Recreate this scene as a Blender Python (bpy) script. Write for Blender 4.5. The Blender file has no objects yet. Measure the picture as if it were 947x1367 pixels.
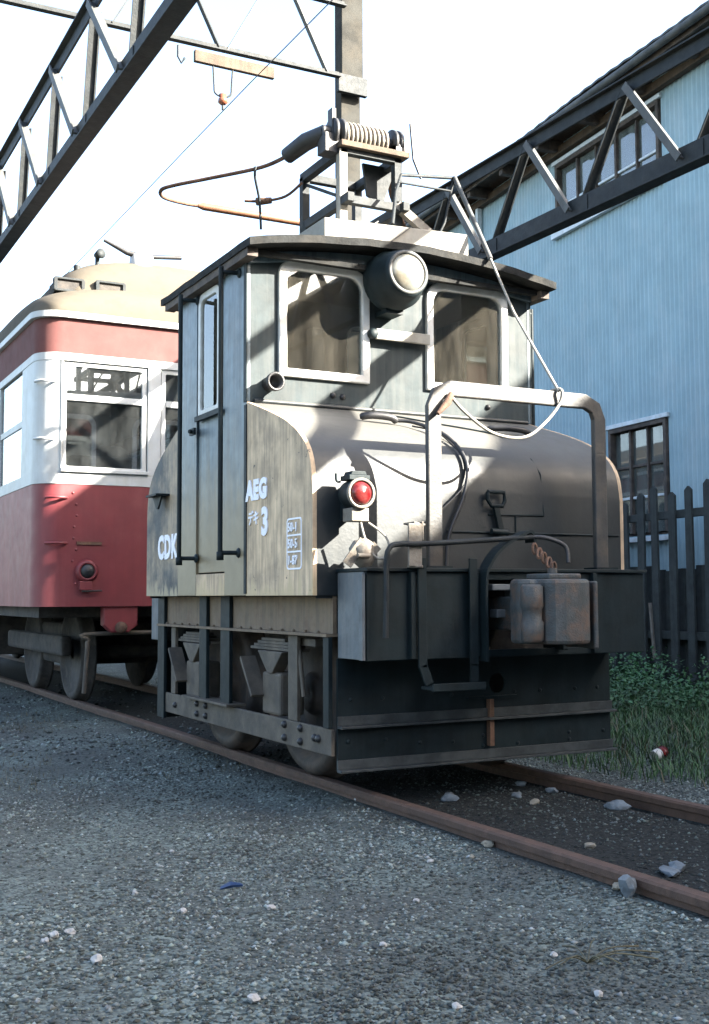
import bpy, bmesh, math, random
import numpy as np
from mathutils import Vector, Matrix, noise
random.seed(7); rng = np.random.default_rng(7)
PI = math.pi
scene = bpy.context.scene
COL = scene.collection

# ------------------------------------------------------------------ camera
YAW, PITCH, ROLL = math.radians(27.92), math.radians(4.18), math.radians(-.25)
fw = Vector((math.sin(YAW)*math.cos(PITCH), math.cos(YAW)*math.cos(PITCH), math.sin(PITCH)))
rt = Vector((math.cos(YAW), -math.sin(YAW), 0)); up = rt.cross(fw)
rt, up = rt*math.cos(ROLL)+up*math.sin(ROLL), -rt*math.sin(ROLL)+up*math.cos(ROLL)
cam = bpy.data.cameras.new('camera'); co = bpy.data.objects.new('camera', cam); COL.objects.link(co)
cam.sensor_fit = 'HORIZONTAL'; cam.sensor_width = 36; cam.lens = 1521.7/947*36
cam.clip_start = .05; cam.clip_end = 3000
co.matrix_world = Matrix(((rt.x, up.x, -fw.x, -3.256), (rt.y, up.y, -fw.y, 0), (rt.z, up.z, -fw.z, .95), (0, 0, 0, 1)))
scene.camera = co
# ------------------------------------------------------------------ light
SUN = Vector((.62, -.62, .475)).normalized()          # towards the sun
ELEV = math.asin(SUN.z)
w = bpy.data.worlds.new('World'); scene.world = w; w.use_nodes = True
nt = w.node_tree; nt.nodes.clear()
sky = nt.nodes.new('ShaderNodeTexSky'); sky.sky_type = 'NISHITA'; sky.sun_disc = False
sky.sun_elevation = ELEV; sky.sun_rotation = math.atan2(SUN.x, SUN.y)
sky.air_density = 1.0; sky.dust_density = 3.5; sky.ozone_density = 1.0; sky.altitude = 0
bg = nt.nodes.new('ShaderNodeBackground'); bg.inputs[1].default_value = .08
wo = nt.nodes.new('ShaderNodeOutputWorld')
hs = nt.nodes.new('ShaderNodeHueSaturation'); hs.inputs['Saturation'].default_value = .95
nt.links.new(sky.outputs[0], hs.inputs['Color']); nt.links.new(hs.outputs[0], bg.inputs[0]); nt.links.new(bg.outputs[0], wo.inputs[0])
sl = bpy.data.lights.new('sun', 'SUN'); sl.energy = 5.0; sl.angle = math.radians(.53); sl.color = (1, .93, .82)
so = bpy.data.objects.new('sun', sl); COL.objects.link(so); so.location = (20, -20, 16)
so.rotation_euler = (-SUN).to_track_quat('-Z', 'Y').to_euler()
vs = scene.view_settings; vs.view_transform = 'Standard'; vs.look = 'None'; vs.exposure = 3.4; vs.gamma = 1
vs.use_curve_mapping = False
scene.cycles.max_bounces = 8; scene.cycles.transparent_max_bounces = 12

# ------------------------------------------------------------------ materials
MATS = {}
def mat(name, col, rough=.6, metal=0., var=.2, scale=8., dirt=None, streak=None, bump=.0, bscale=60., spec=.5,
        patches=None, low=None, topdust=None):
    """col plain colour; dirt=(col,amount,scale) blotches; streak=(col,amount,hscale) vertical runs;
       patches=(col,threshold,scale) hard-edged worn spots; low=(col,z0,z1) grime spreading by object height."""
    if name in MATS: return MATS[name]
    m = bpy.data.materials.new(name); m.use_nodes = True; MATS[name] = m
    t = m.node_tree; N = t.nodes; L = t.links
    b = N['Principled BSDF']; b.inputs['Roughness'].default_value = rough; b.inputs['Metallic'].default_value = metal
    b.inputs['Specular IOR Level'].default_value = spec
    tc = N.new('ShaderNodeTexCoord')
    oi = N.new('ShaderNodeObjectInfo')
    def nz(sc, det=5, stretch=None, rg=.6):
        n = N.new('ShaderNodeTexNoise'); n.inputs['Scale'].default_value = sc; n.inputs['Detail'].default_value = det
        n.inputs['Roughness'].default_value = rg
        src = tc.outputs['Object']
        if stretch:
            mp = N.new('ShaderNodeMapping'); mp.inputs['Scale'].default_value = stretch
            L.new(src, mp.inputs[0]); src = mp.outputs[0]
        L.new(src, n.inputs['Vector']); return n.outputs['Fac']
    def ramp(f, lo, hi):
        r = N.new('ShaderNodeMapRange'); r.inputs[1].default_value = lo; r.inputs[2].default_value = hi; r.interpolation_type = 'SMOOTHSTEP'
        L.new(f, r.inputs[0]); return r.outputs[0]
    def mulv(f, a):
        x = N.new('ShaderNodeMath'); x.operation = 'MULTIPLY'; L.new(f, x.inputs[0])
        if isinstance(a, (int, float)): x.inputs[1].default_value = a
        else: L.new(a, x.inputs[1])
        return x.outputs[0]
    def mix(f, c1, c2):
        x = N.new('ShaderNodeMix'); x.data_type = 'RGBA'
        L.new(f, x.inputs[0])
        for i, c in ((6, c1), (7, c2)):
            if isinstance(c, tuple): x.inputs[i].default_value = (*c[:3], 1)
            else: L.new(c, x.inputs[i])
        return x.outputs[2]
    n1 = nz(scale, 6)
    c = mix(ramp(n1, .3, .7), tuple(v*(1-var) for v in col), tuple(min(1, v*(1+var)) for v in col))
    if dirt: c = mix(mulv(ramp(nz(dirt[2], 7, None, .65), .42, .68), dirt[1]), c, dirt[0])
    if streak:
        f = mulv(ramp(nz(streak[2], 6, (1, 1, .07), .65), .4, .66), streak[1]); c = mix(f, c, streak[0])
    if low:
        sx = N.new('ShaderNodeSeparateXYZ'); L.new(tc.outputs['Object'], sx.inputs[0])
        ad = N.new('ShaderNodeMath'); ad.operation = 'MULTIPLY_ADD'; L.new(nz(14, 4, (1, 1, .25)), ad.inputs[0]); ad.inputs[1].default_value = .5
        L.new(sx.outputs[2], ad.inputs[2])
        c = mix(ramp(ad.outputs[0], low[1]+.25, low[2]+.25), low[0], c)
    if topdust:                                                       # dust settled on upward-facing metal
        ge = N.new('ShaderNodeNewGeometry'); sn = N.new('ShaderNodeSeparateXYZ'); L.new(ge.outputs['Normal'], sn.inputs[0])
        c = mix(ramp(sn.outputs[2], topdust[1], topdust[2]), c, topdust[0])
    if patches: c = mix(ramp(nz(patches[2], 8, None, .7), patches[1], patches[1]+.03), c, patches[0])
    L.new(c, b.inputs['Base Color'])
    rr = N.new('ShaderNodeMapRange'); rr.inputs[3].default_value = max(.03, rough-.12); rr.inputs[4].default_value = min(1, rough+.15)
    L.new(nz(scale*2.3, 5), rr.inputs[0]); L.new(rr.outputs[0], b.inputs['Roughness'])
    if bump:
        bp_ = N.new('ShaderNodeBump'); bp_.inputs['Strength'].default_value = bump; bp_.inputs['Distance'].default_value = .01
        L.new(nz(bscale, 5), bp_.inputs['Height']); L.new(bp_.outputs[0], b.inputs['Normal'])
    return m
def glass(name, tint=(.9, .95, .95), dust=.12, dcol=(.5, .45, .36), gl=.06):
    if name in MATS: return MATS[name]
    m = bpy.data.materials.new(name); m.use_nodes = True; MATS[name] = m
    t = m.node_tree; N = t.nodes; L = t.links; N.clear()
    o = N.new('ShaderNodeOutputMaterial'); tr = N.new('ShaderNodeBsdfTransparent'); tr.inputs[0].default_value = (*tint, 1)
    g = N.new('ShaderNodeBsdfGlossy'); g.inputs['Roughness'].default_value = .02
    fr = N.new('ShaderNodeFresnel'); fr.inputs[0].default_value = 1.52
    a = N.new('ShaderNodeMath'); a.operation = 'ADD'; a.inputs[1].default_value = gl; L.new(fr.outputs[0], a.inputs[0])
    m1 = N.new('ShaderNodeMixShader'); L.new(a.outputs[0], m1.inputs[0]); L.new(tr.outputs[0], m1.inputs[1]); L.new(g.outputs[0], m1.inputs[2])
    d = N.new('ShaderNodeBsdfDiffuse'); d.inputs[0].default_value = (*dcol, 1)
    tc = N.new('ShaderNodeTexCoord'); mp = N.new('ShaderNodeMapping'); mp.inputs['Scale'].default_value = (1, 1, .25); L.new(tc.outputs['Object'], mp.inputs[0])
    n = N.new('ShaderNodeTexNoise'); n.inputs['Scale'].default_value = 9; n.inputs['Detail'].default_value = 8; n.inputs['Roughness'].default_value = .7
    L.new(mp.outputs[0], n.inputs['Vector'])
    r = N.new('ShaderNodeMapRange'); r.inputs[1].default_value = .35; r.inputs[2].default_value = .75; r.inputs[3].default_value = dust*.35; r.inputs[4].default_value = dust*2
    L.new(n.outputs['Fac'], r.inputs[0])
    m2 = N.new('ShaderNodeMixShader'); L.new(r.outputs[0], m2.inputs[0]); L.new(m1.outputs[0], m2.inputs[1]); L.new(d.outputs[0], m2.inputs[2])
    L.new(m2.outputs[0], o.inputs[0]); return m

TAN = (.36, .31, .23)
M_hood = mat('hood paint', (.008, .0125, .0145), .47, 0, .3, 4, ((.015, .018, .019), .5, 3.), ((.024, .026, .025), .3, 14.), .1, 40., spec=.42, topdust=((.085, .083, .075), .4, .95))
M_cab = mat('cab front paint', (.024, .034, .037), .6, 0, .25, 6, ((.036, .039, .037), .35, 5.), ((.052, .057, .055), .5, 24.), .06, 50., spec=.18)
M_side = mat('side paint', (.56, .41, .26), .7, 0, .2, 5, ((.15, .115, .08), .55, 3.2), ((.045, .04, .032), .45, 34.), .1, 60., low=((.45, .34, .2), .93, 1.02), patches=((.05, .048, .042), .63, 17.))
M_sideR = mat('side paint rear', (.035, .04, .042), .6, 0, .3, 5, ((.36, .27, .17), .9, 2.2), ((.02, .025, .03), .45, 26.), .1, 60., low=((.3, .25, .16), .93, 1.0))
M_cabside = mat('cab side paint', (.075, .115, .14), .42, 0, .25, 6, ((.13, .13, .115), .5, 3.5), ((.018, .022, .026), .5, 24.), .06, 60., low=((.19, .15, .09), 1.2, 1.9))
M_black = mat('black paint', (.005, .0105, .0125), .55, 0, .4, 7, ((.011, .018, .02), .5, 6.), ((.013, .021, .0235), .35, 20.), .1, 50., spec=.22)
M_dusty = mat('dusty grey steel', (.085, .1, .11), .6, 0, .2, 7, ((.05, .052, .054), .6, 8.), ((.15, .15, .145), .4, 20.), .1)
M_rustbeam = mat('rusty dusty beam', (.17, .125, .08), .8, 0, .25, 9, ((.09, .055, .035), .7, 9.), ((.05, .042, .034), .4, 18.), .25, 90.)
M_frame = mat('truck frame', (.075, .062, .046), .75, 0, .3, 8, ((.04, .037, .033), .6, 9.), None, .25, 80.)
M_rust = mat('rust', (.09, .048, .03), .85, 0, .35, 12, ((.15, .085, .05), .6, 20.), None, .4, 120.)
M_railtop = mat('rail rust', (.075, .042, .028), .75, 0, .3, 18, ((.04, .024, .018), .6, 9.), None, .35, 140.)
M_coupler = mat('coupler steel', (.04, .048, .05), .65, 0, .3, 14, ((.1, .062, .042), .8, 12.), None, .4, 110.)
M_white = mat('white frame paint', (.5, .5, .48), .45, 0, .05, 9, ((.32, .29, .24), .5, 14.), None, .05)
M_letter = mat('white lettering', (.7, .7, .74), .5, 0, .05, 30)
M_roofbl = mat('roof felt', (.012, .013, .013), .85, 0, .4, 12, ((.03, .028, .024), .6, 8.), None, .4, 60., spec=.2)
M_wood = mat('weathered wood', (.075, .052, .033), .85, 0, .3, 6, ((.04, .028, .02), .6, 10.), ((.03, .022, .017), .5, 30.), .3, 60.)
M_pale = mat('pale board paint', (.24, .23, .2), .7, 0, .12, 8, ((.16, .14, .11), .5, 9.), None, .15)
M_steel = mat('dark galvanised steel', (.012, .016, .018), .65, 0, .3, 10, ((.03, .032, .03), .5, 11.), None, .2, 70., spec=.3)
M_steelL = mat('grey and sunlit steel', (.055, .06, .058), .65, 0, .25, 9, ((.06, .055, .05), .6, 8.), None, .2, 70.)  # grey steel; its lighter tone also serves as lit faces of truss diagonals
M_copper = mat('wood contact bar', (.15, .065, .03), .6, 0, .2, 20)
M_rope = mat('pale rope', (.25, .235, .2), .9, 0, .15, 80, None, None, .4, 300.)
M_rub = mat('black rubber', (.015, .015, .016), .5, 0, .3, 20)
M_red = mat('red paint', (.15, .022, .026), .5, 0, .12, 4, ((.19, .05, .05), .5, 3.), ((.11, .016, .02), .4, 12.), .06, 40., patches=((.75, .72, .68), .73, 26.))
M_pink = mat('sunlit red paint', (.105, .04, .037), .75, 0, .1, 4, ((.125, .058, .053), .5, 3.), None, .05, spec=.2)  # red band with the glare of the sun put into its paler colour
M_cream = mat('white body paint', (.4, .42, .42), .45, 0, .05, 5, ((.33, .31, .27), .35, 6.), ((.3, .29, .26), .25, 18.), .04)
M_roofcar = mat('cream roof', (.088, .077, .06), .85, 0, .15, 4, ((.058, .05, .038), .6, 4.), None, .12, spec=.15)
M_dark = mat('underframe grime', (.03, .028, .026), .85, 0, .4, 9, ((.08, .065, .05), .5, 8.), None, .3, 60.)
M_inside = mat('cab interior', (.12, .135, .125), .7, 0, .15, 5, ((.15, .15, .13), .4, 5.))
M_blue = mat('pale blue sheet', (.275, .39, .425), .65, 0, .08, 3, ((.37, .45, .47), .5, 2.), ((.22, .335, .385), .35, 9.), .05)
M_bluetrim = mat('pale trim', (.55, .6, .62), .6, 0, .1, 9, ((.35, .35, .33), .4, 12.))
M_darkwood = mat('dark brown timber', (.055, .042, .034), .8, 0, .3, 9, ((.12, .09, .065), .5, 9.), None, .3)
M_eave = mat('grey roof sheet', (.05, .055, .056), .7, 0, .3, 6, ((.1, .095, .08), .5, 6.), None, .2)
M_fence = mat('old fence board', (.026, .033, .032), .88, 0, .3, 8, ((.014, .017, .016), .6, 9.), ((.045, .048, .044), .5, 28.), .4, 60.)
M_curt = mat('curtain grey', (.42, .42, .38), .9, 0, .15, 6, ((.28, .28, .25), .5, 7.))
M_insul = mat('brown porcelain', (.2, .07, .04), .2, 0, .1, 9)
M_lens = mat('headlamp lens', (.16, .16, .14), .15, .0, .25, 14, ((.08, .065, .04), .7, 9.))
M_redlens = mat('red lens', (.09, .004, .005), .1, 0, .3, 30, ((.16, .05, .045), .5, 14.))
M_tanmetal = mat('worn light steel', (.16, .145, .12), .6, 0, .2, 14, ((.1, .075, .055), .7, 16.), None, .3, 90.)
M_glass = glass('dusty cab glass', dust=.05, dcol=(.3, .275, .22))
M_glassc = glass('railcar glass', (.8, .88, .9), .05, (.25, .27, .27), .28)
M_glassb = glass('house glass', (.75, .8, .8), .28, (.24, .27, .25), .12)

# ------------------------------------------------------------------ mesh helpers (world coordinates; origin shifted to the thing's base)
def V(*a): return Vector(a if len(a) == 3 else a[0])
class MB:
    def __init__(s): s.v = []; s.f = []; s.smooth = []
    def add(s, vs, fs, smooth=False):
        o = len(s.v); s.v += [tuple(p) for p in vs]
        for f in fs: s.f.append(tuple(i+o for i in f)); s.smooth.append(smooth)
        return s
    def box(s, a, b):
        x0, x1 = sorted((a[0], b[0])); y0, y1 = sorted((a[1], b[1])); z0, z1 = sorted((a[2], b[2]))
        return s.add([(x0, y0, z0), (x1, y0, z0), (x1, y1, z0), (x0, y1, z0), (x0, y0, z1), (x1, y0, z1), (x1, y1, z1), (x0, y1, z1)],
                     [(0, 3, 2, 1), (4, 5, 6, 7), (0, 1, 5, 4), (1, 2, 6, 5), (2, 3, 7, 6), (3, 0, 4, 7)])
    def bar(s, p, q, wd, ht, upv=(0, 0, 1)):
        """box along p->q, wd across, ht along up"""
        p, q = Vector(p), Vector(q); d = (q-p).normalized(); u = Vector(upv)
        if abs(d.dot(u)) > .99: u = Vector((0, 1, 0))
        sd = d.cross(u).normalized(); u = sd.cross(d).normalized()
        vs = [e+sd*a*wd/2+u*b*ht/2 for e in (p, q) for a, b in ((-1, -1), (1, -1), (1, 1), (-1, 1))]
        return s.add(vs, [(3, 2, 1, 0), (4, 5, 6, 7), (0, 1, 5, 4), (1, 2, 6, 5), (2, 3, 7, 6), (3, 0, 4, 7)])
    def angle(s, p, q, wd, upv=(0, 0, 1), t=.012, flip=1):
        """L-section along p->q"""
        p, q = Vector(p), Vector(q); d = (q-p).normalized(); u = Vector(upv)
        if abs(d.dot(u)) > .99: u = Vector((0, 1, 0))
        sd = d.cross(u).normalized()*flip; u = sd.cross(d).normalized()*flip
        poly = [(0, 0), (wd, 0), (wd, t), (t, t), (t, wd), (0, wd)]
        n = 6; vs = [e+sd*a+u*b for e in (p, q) for a, b in poly]
        fs = [tuple(range(5, -1, -1)), tuple(range(6, 12))]+[(i, (i+1) % n, n+(i+1) % n, n+i) for i in range(n)]
        return s.add(vs, fs)
    def tube(s, pts, r, seg=8, r2=None, cap=True, flat=None):
        pts = [Vector(p) for p in pts]; n = len(pts)
        rs = r if isinstance(r, (list, tuple)) else [r+(r2-r)*i/(n-1) if r2 is not None else r for i in range(n)]
        vs = []; ref = None
        for i, p in enumerate(pts):
            d = (pts[min(i+1, n-1)]-pts[max(i-1, 0)]).normalized()
            if ref is None: ref = Vector((0, 0, 1)) if abs(d.z) < .9 else Vector((0, 1, 0))
            a = d.cross(ref).normalized(); b = a.cross(d).normalized(); ref = b
            for k in range(seg):
                t = 2*PI*k/seg; vs.append(p+(a*math.cos(t)+b*math.sin(t))*rs[i])
        fs = [(i*seg+k, (i+1)*seg+k, (i+1)*seg+(k+1) % seg, i*seg+(k+1) % seg) for i in range(n-1) for k in range(seg)]
        s.add(vs, fs, True)
        if cap: s.add(vs[:seg], [tuple(range(seg))]); s.add(vs[-seg:], [tuple(range(seg-1, -1, -1))])
        return s
    def lathe(s, o, ax, prof, seg=24):
        """prof: list of (along, radius)"""
        o, d = Vector(o), Vector(ax).normalized(); ref = Vector((0, 0, 1)) if abs(d.z) < .9 else Vector((0, 1, 0))
        a = d.cross(ref).normalized(); b = a.cross(d)
        vs = [o+d*h+(a*math.cos(2*PI*k/seg)+b*math.sin(2*PI*k/seg))*max(r, 1e-4) for h, r in prof for k in range(seg)]
        n = len(prof)
        fs = [(i*seg+k, (i+1)*seg+k, (i+1)*seg+(k+1) % seg, i*seg+(k+1) % seg) for i in range(n-1) for k in range(seg)]
        return s.add(vs, fs, True)
    def prism(s, poly, fn, t0, t1):
        """poly 2D (convex or star-ish ngon); fn(u,v,t)->3D"""
        n = len(poly); vs = [fn(u, v, t0) for u, v in poly]+[fn(u, v, t1) for u, v in poly]
        return s.add(vs, [tuple(range(n-1, -1, -1)), tuple(range(n, 2*n))]+[(i, (i+1) % n, n+(i+1) % n, n+i) for i in range(n)])
    def plate(s, loops, fn, t0, t1):
        """outer loop + holes, filled and given thickness"""
        bm = bmesh.new(); eds = []
        for lp in loops:
            vv = [bm.verts.new((u, v, 0)) for u, v in lp]
            eds += [bm.edges.new((vv[i], vv[(i+1) % len(vv)])) for i in range(len(vv))]
        bmesh.ops.triangle_fill(bm, use_beauty=True, use_dissolve=False, edges=eds)
        bm.verts.index_update(); P = [(v.co.x, v.co.y) for v in bm.verts]; n = len(P)
        vs = [fn(u, v, t0) for u, v in P]+[fn(u, v, t1) for u, v in P]
        fs = []
        for f in bm.faces:
            ix = [v.index for v in f.verts]; fs.append(tuple(ix)); fs.append(tuple(i+n for i in reversed(ix)))
        for e in bm.edges:
            if len(e.link_faces) == 1: a, b = e.verts[0].index, e.verts[1].index; fs.append((a, b, b+n, a+n))
        bm.free(); return s.add(vs, fs)
    def build(s, name, m, parent=None, bevel=0, origin=None, smooth=None, recalc=True):
        base = Vector(parent['_b']) if parent is not None else Vector(origin or (0, 0, 0))
        me = bpy.data.meshes.new(name)
        me.from_pydata([(x-base.x, y-base.y, z-base.z) for x, y, z in s.v], [], s.f)
        me.polygons.foreach_set('use_smooth', [bool(x) for x in s.smooth])
        if recalc:
            bm = bmesh.new(); bm.from_mesh(me); bmesh.ops.recalc_face_normals(bm, faces=bm.faces); bm.to_mesh(me); bm.free()
        me.materials.append(m); me.update()
        o = bpy.data.objects.new(name, me); COL.objects.link(o)
        if parent is not None: o.parent = parent
        else: o.location = base
        o['_b'] = tuple(base)
        if bevel:
            bv = o.modifiers.new('bevel', 'BEVEL'); bv.width = bevel; bv.segments = 2; bv.limit_method = 'ANGLE'; bv.angle_limit = math.radians(50)
        return o
def thing(name, label, cat, loc, group=None):
    o = bpy.data.objects.new(name, None); COL.objects.link(o); o.location = loc; o.empty_display_size = .2
    o['_b'] = tuple(loc); return tag(o, label, cat, group)
def tag(o, label, cat, group=None):
    o['label'] = label; o['category'] = cat
    if group: o['group'] = group
    return o
def kind(o, k): o['kind'] = k; return o
XZ = lambda Y0: (lambda u, v, t: (u, Y0+t, v))
YZ = lambda X0: (lambda u, v, t: (X0+t, u, v))
def rrect(x0, x1, z0, z1, rbl=0, rbr=0, rtr=0, rtl=0, n=6):
    out = []
    for cx, cz, r, a0 in ((x0+rbl, z0+rbl, rbl, PI), (x1-rbr, z0+rbr, rbr, 1.5*PI), (x1-rtr, z1-rtr, rtr, 0), (x0+rtl, z1-rtl, rtl, .5*PI)):
        if r == 0: out.append((cx, cz)); continue
        out += [(cx+r*math.cos(a0+.5*PI*i/n), cz+r*math.sin(a0+.5*PI*i/n)) for i in range(n+1)]
    return out
def circ(cx, cz, r, n=16): return [(cx+r*math.cos(2*PI*i/n), cz+r*math.sin(2*PI*i/n)) for i in range(n)]
def smooth_path(pts, n=8):
    pts = [Vector(p) for p in pts]; out = []
    for i in range(len(pts)-1):
        p0, p1, p2, p3 = pts[max(i-1, 0)], pts[i], pts[i+1], pts[min(i+2, len(pts)-1)]
        for k in range(n):
            t = k/n; out.append(.5*((2*p1)+(p2-p0)*t+(2*p0-5*p1+4*p2-p3)*t*t+(3*p1-p0-3*p2+p3)*t**3))
    return out+[pts[-1]]
def dome(b, p, ax, r, h=None):
    h = h or r*.7; b.lathe(p, ax, [(0, r), (h*.5, r*.9), (h*.85, r*.55), (h, 0)], 8)
def text_mesh(s, size, name, m, parent, o, ux, uy, bold=.0, stretch=1.0, depth=.003):
    cu = bpy.data.curves.new('txt', 'FONT'); cu.body = s; cu.size = size; cu.extrude = depth; cu.offset = bold; cu.resolution_u = 3; cu.space_character = 1.12
    ob = bpy.data.objects.new('txt', cu); COL.objects.link(ob)
    dg = bpy.context.evaluated_depsgraph_get(); me = bpy.data.meshes.new_from_object(ob.evaluated_get(dg))
    bpy.data.objects.remove(ob); bpy.data.curves.remove(cu)
    b = Vector(parent['_b']); o = Vector(o); ux = Vector(ux); uy = Vector(uy); n = ux.cross(uy)
    for v in me.vertices: v.co = o+ux*v.co.x*stretch+uy*v.co.y+n*v.co.z-b
    me.materials.clear(); me.materials.append(m); me.name = name
    ob = bpy.data.objects.new(name, me); COL.objects.link(ob); ob.parent = parent; ob['_b'] = tuple(b); return ob

# ================================================================== GROUND
GZ = -.09
def ground_h(x, y):
    h = GZ+.030*noise.noise((x*.5, y*.5, 1.3))+.014*noise.noise((x*1.9, y*1.9, 7.1))+.006*noise.noise((x*7, y*7, 3.3))
    ax = abs(x)
    if ax < .9: k_ = min(1, (.9-ax)/.25); h = h*(1-k_*.7)+(-.062 if ax < .52 else -.046)*k_*.7
    if .49 < ax < .54: h -= .045                                   # flangeway scraped beside the rail
    if x > 1.2: h += .10*min(1, (x-1.2)/1.6)
    return h
xs = np.concatenate([np.arange(-7, -4, .25), np.arange(-4, 3, .04), np.arange(3, 12, .2)])
ys = np.concatenate([np.arange(-5, 1.6, .3), np.arange(1.6, 8, .04), np.arange(8, 24, .18)])
gv = []; gf = []
nx, ny = len(xs), len(ys)
for y in ys:
    for x in xs: gv.append((x, y, ground_h(x, y)))
for j in range(ny-1):
    for i in range(nx-1): a = j*nx+i; gf.append((a, a+1, a+1+nx, a+nx))
border = [j*0+i for i in range(nx)]+[j*nx+nx-1 for j in range(1, ny)]+[(ny-1)*nx+i for i in range(nx-2, -1, -1)]+[j*nx for j in range(ny-2, 0, -1)]
n0 = len(gv); cx_, cy_ = 2.5, 9.
for R_ in (60, 900):
    s0 = len(gv)
    for k in border:
        x, y, z = gv[k]; d = Vector((x-cx_, y-cy_)); d = d/max(abs(d.x)/10, abs(d.y)/15)
        gv.append((cx_+d.x*R_/12, cy_+d.y*R_/12, GZ-.02))
nb = len(border); prev = border
for r_ in range(2):
    cur = list(range(n0+r_*nb, n0+(r_+1)*nb))
    for i in range(nb): gf.append((prev[i], cur[i], cur[(i+1) % nb], prev[(i+1) % nb]))
    prev = cur
def ground_mat():
    m = bpy.data.materials.new('gravel ground'); m.use_nodes = True; t = m.node_tree; N = t.nodes; L = t.links; b = N['Principled BSDF']
    b.inputs['Roughness'].default_value = .95; b.inputs['Specular IOR Level'].default_value = .2
    tc = N.new('ShaderNodeTexCoord')
    def nz(s, d=6, r=.6):
        n = N.new('ShaderNodeTexNoise'); n.inputs['Scale'].default_value = s; n.inputs['Detail'].default_value = d; n.inputs['Roughness'].default_value = r
        L.new(tc.outputs['Object'], n.inputs['Vector']); return n.outputs['Fac']
    def rmp(f, a, c):
        r = N.new('ShaderNodeMapRange'); r.inputs[1].default_value = a; r.inputs[2].default_value = c; L.new(f, r.inputs[0]); return r.outputs[0]
    def mx(f, c1, c2):
        x = N.new('ShaderNodeMix'); x.data_type = 'RGBA'; L.new(f, x.inputs[0])
        for i, c in ((6, c1), (7, c2)):
            if isinstance(c, tuple): x.inputs[i].default_value = (*c, 1)
            else: L.new(c, x.inputs[i])
        return x.outputs[2]
    vo = N.new('ShaderNodeTexVoronoi'); vo.inputs['Scale'].default_value = 75; L.new(tc.outputs['Object'], vo.inputs['Vector'])
    sp = N.new('ShaderNodeSeparateColor'); L.new(vo.outputs['Color'], sp.inputs[0])
    c = mx(rmp(sp.outputs[0], .1, .95), (.031, .04, .037), (.155, .185, .172))
    c = mx(rmp(nz(1.1), .42, .62), c, mx(rmp(nz(60, 3), .35, .65), (.03, .036, .034), (.095, .103, .097)))
    # dark oily strip between the rails
    sx = N.new('ShaderNodeSeparateXYZ'); L.new(tc.outputs['Object'], sx.inputs[0])
    ab = N.new('ShaderNodeMath'); ab.operation = 'ABSOLUTE'; L.new(sx.outputs[0], ab.inputs[0])
    ad = N.new('ShaderNodeMath'); ad.operation = 'MULTIPLY_ADD'; L.new(nz(3), ad.inputs[0]); ad.inputs[1].default_value = .5; L.new(ab.outputs[0], ad.inputs[2])
    c = mx(rmp(ad.outputs[0], .72, 1.0), mx(rmp(nz(40, 4), .4, .7), (.011, .0125, .012), (.035, .037, .035)), c)
    L.new(c, b.inputs['Base Color'])
    bp_ = N.new('ShaderNodeBump'); bp_.inputs['Strength'].default_value = .7; bp_.inputs['Distance'].default_value = .012
    hh = N.new('ShaderNodeMath'); hh.operation = 'SUBTRACT'; hh.inputs[0].default_value = 1; L.new(vo.outputs['Distance'], hh.inputs[1]); L.new(hh.outputs[0], bp_.inputs['Height'])
    L.new(bp_.outputs[0], b.inputs['Normal']); return m
b = MB(); b.add(gv, gf, True); g = b.build('ground', ground_mat(), recalc=False); kind(g, 'structure')

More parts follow.
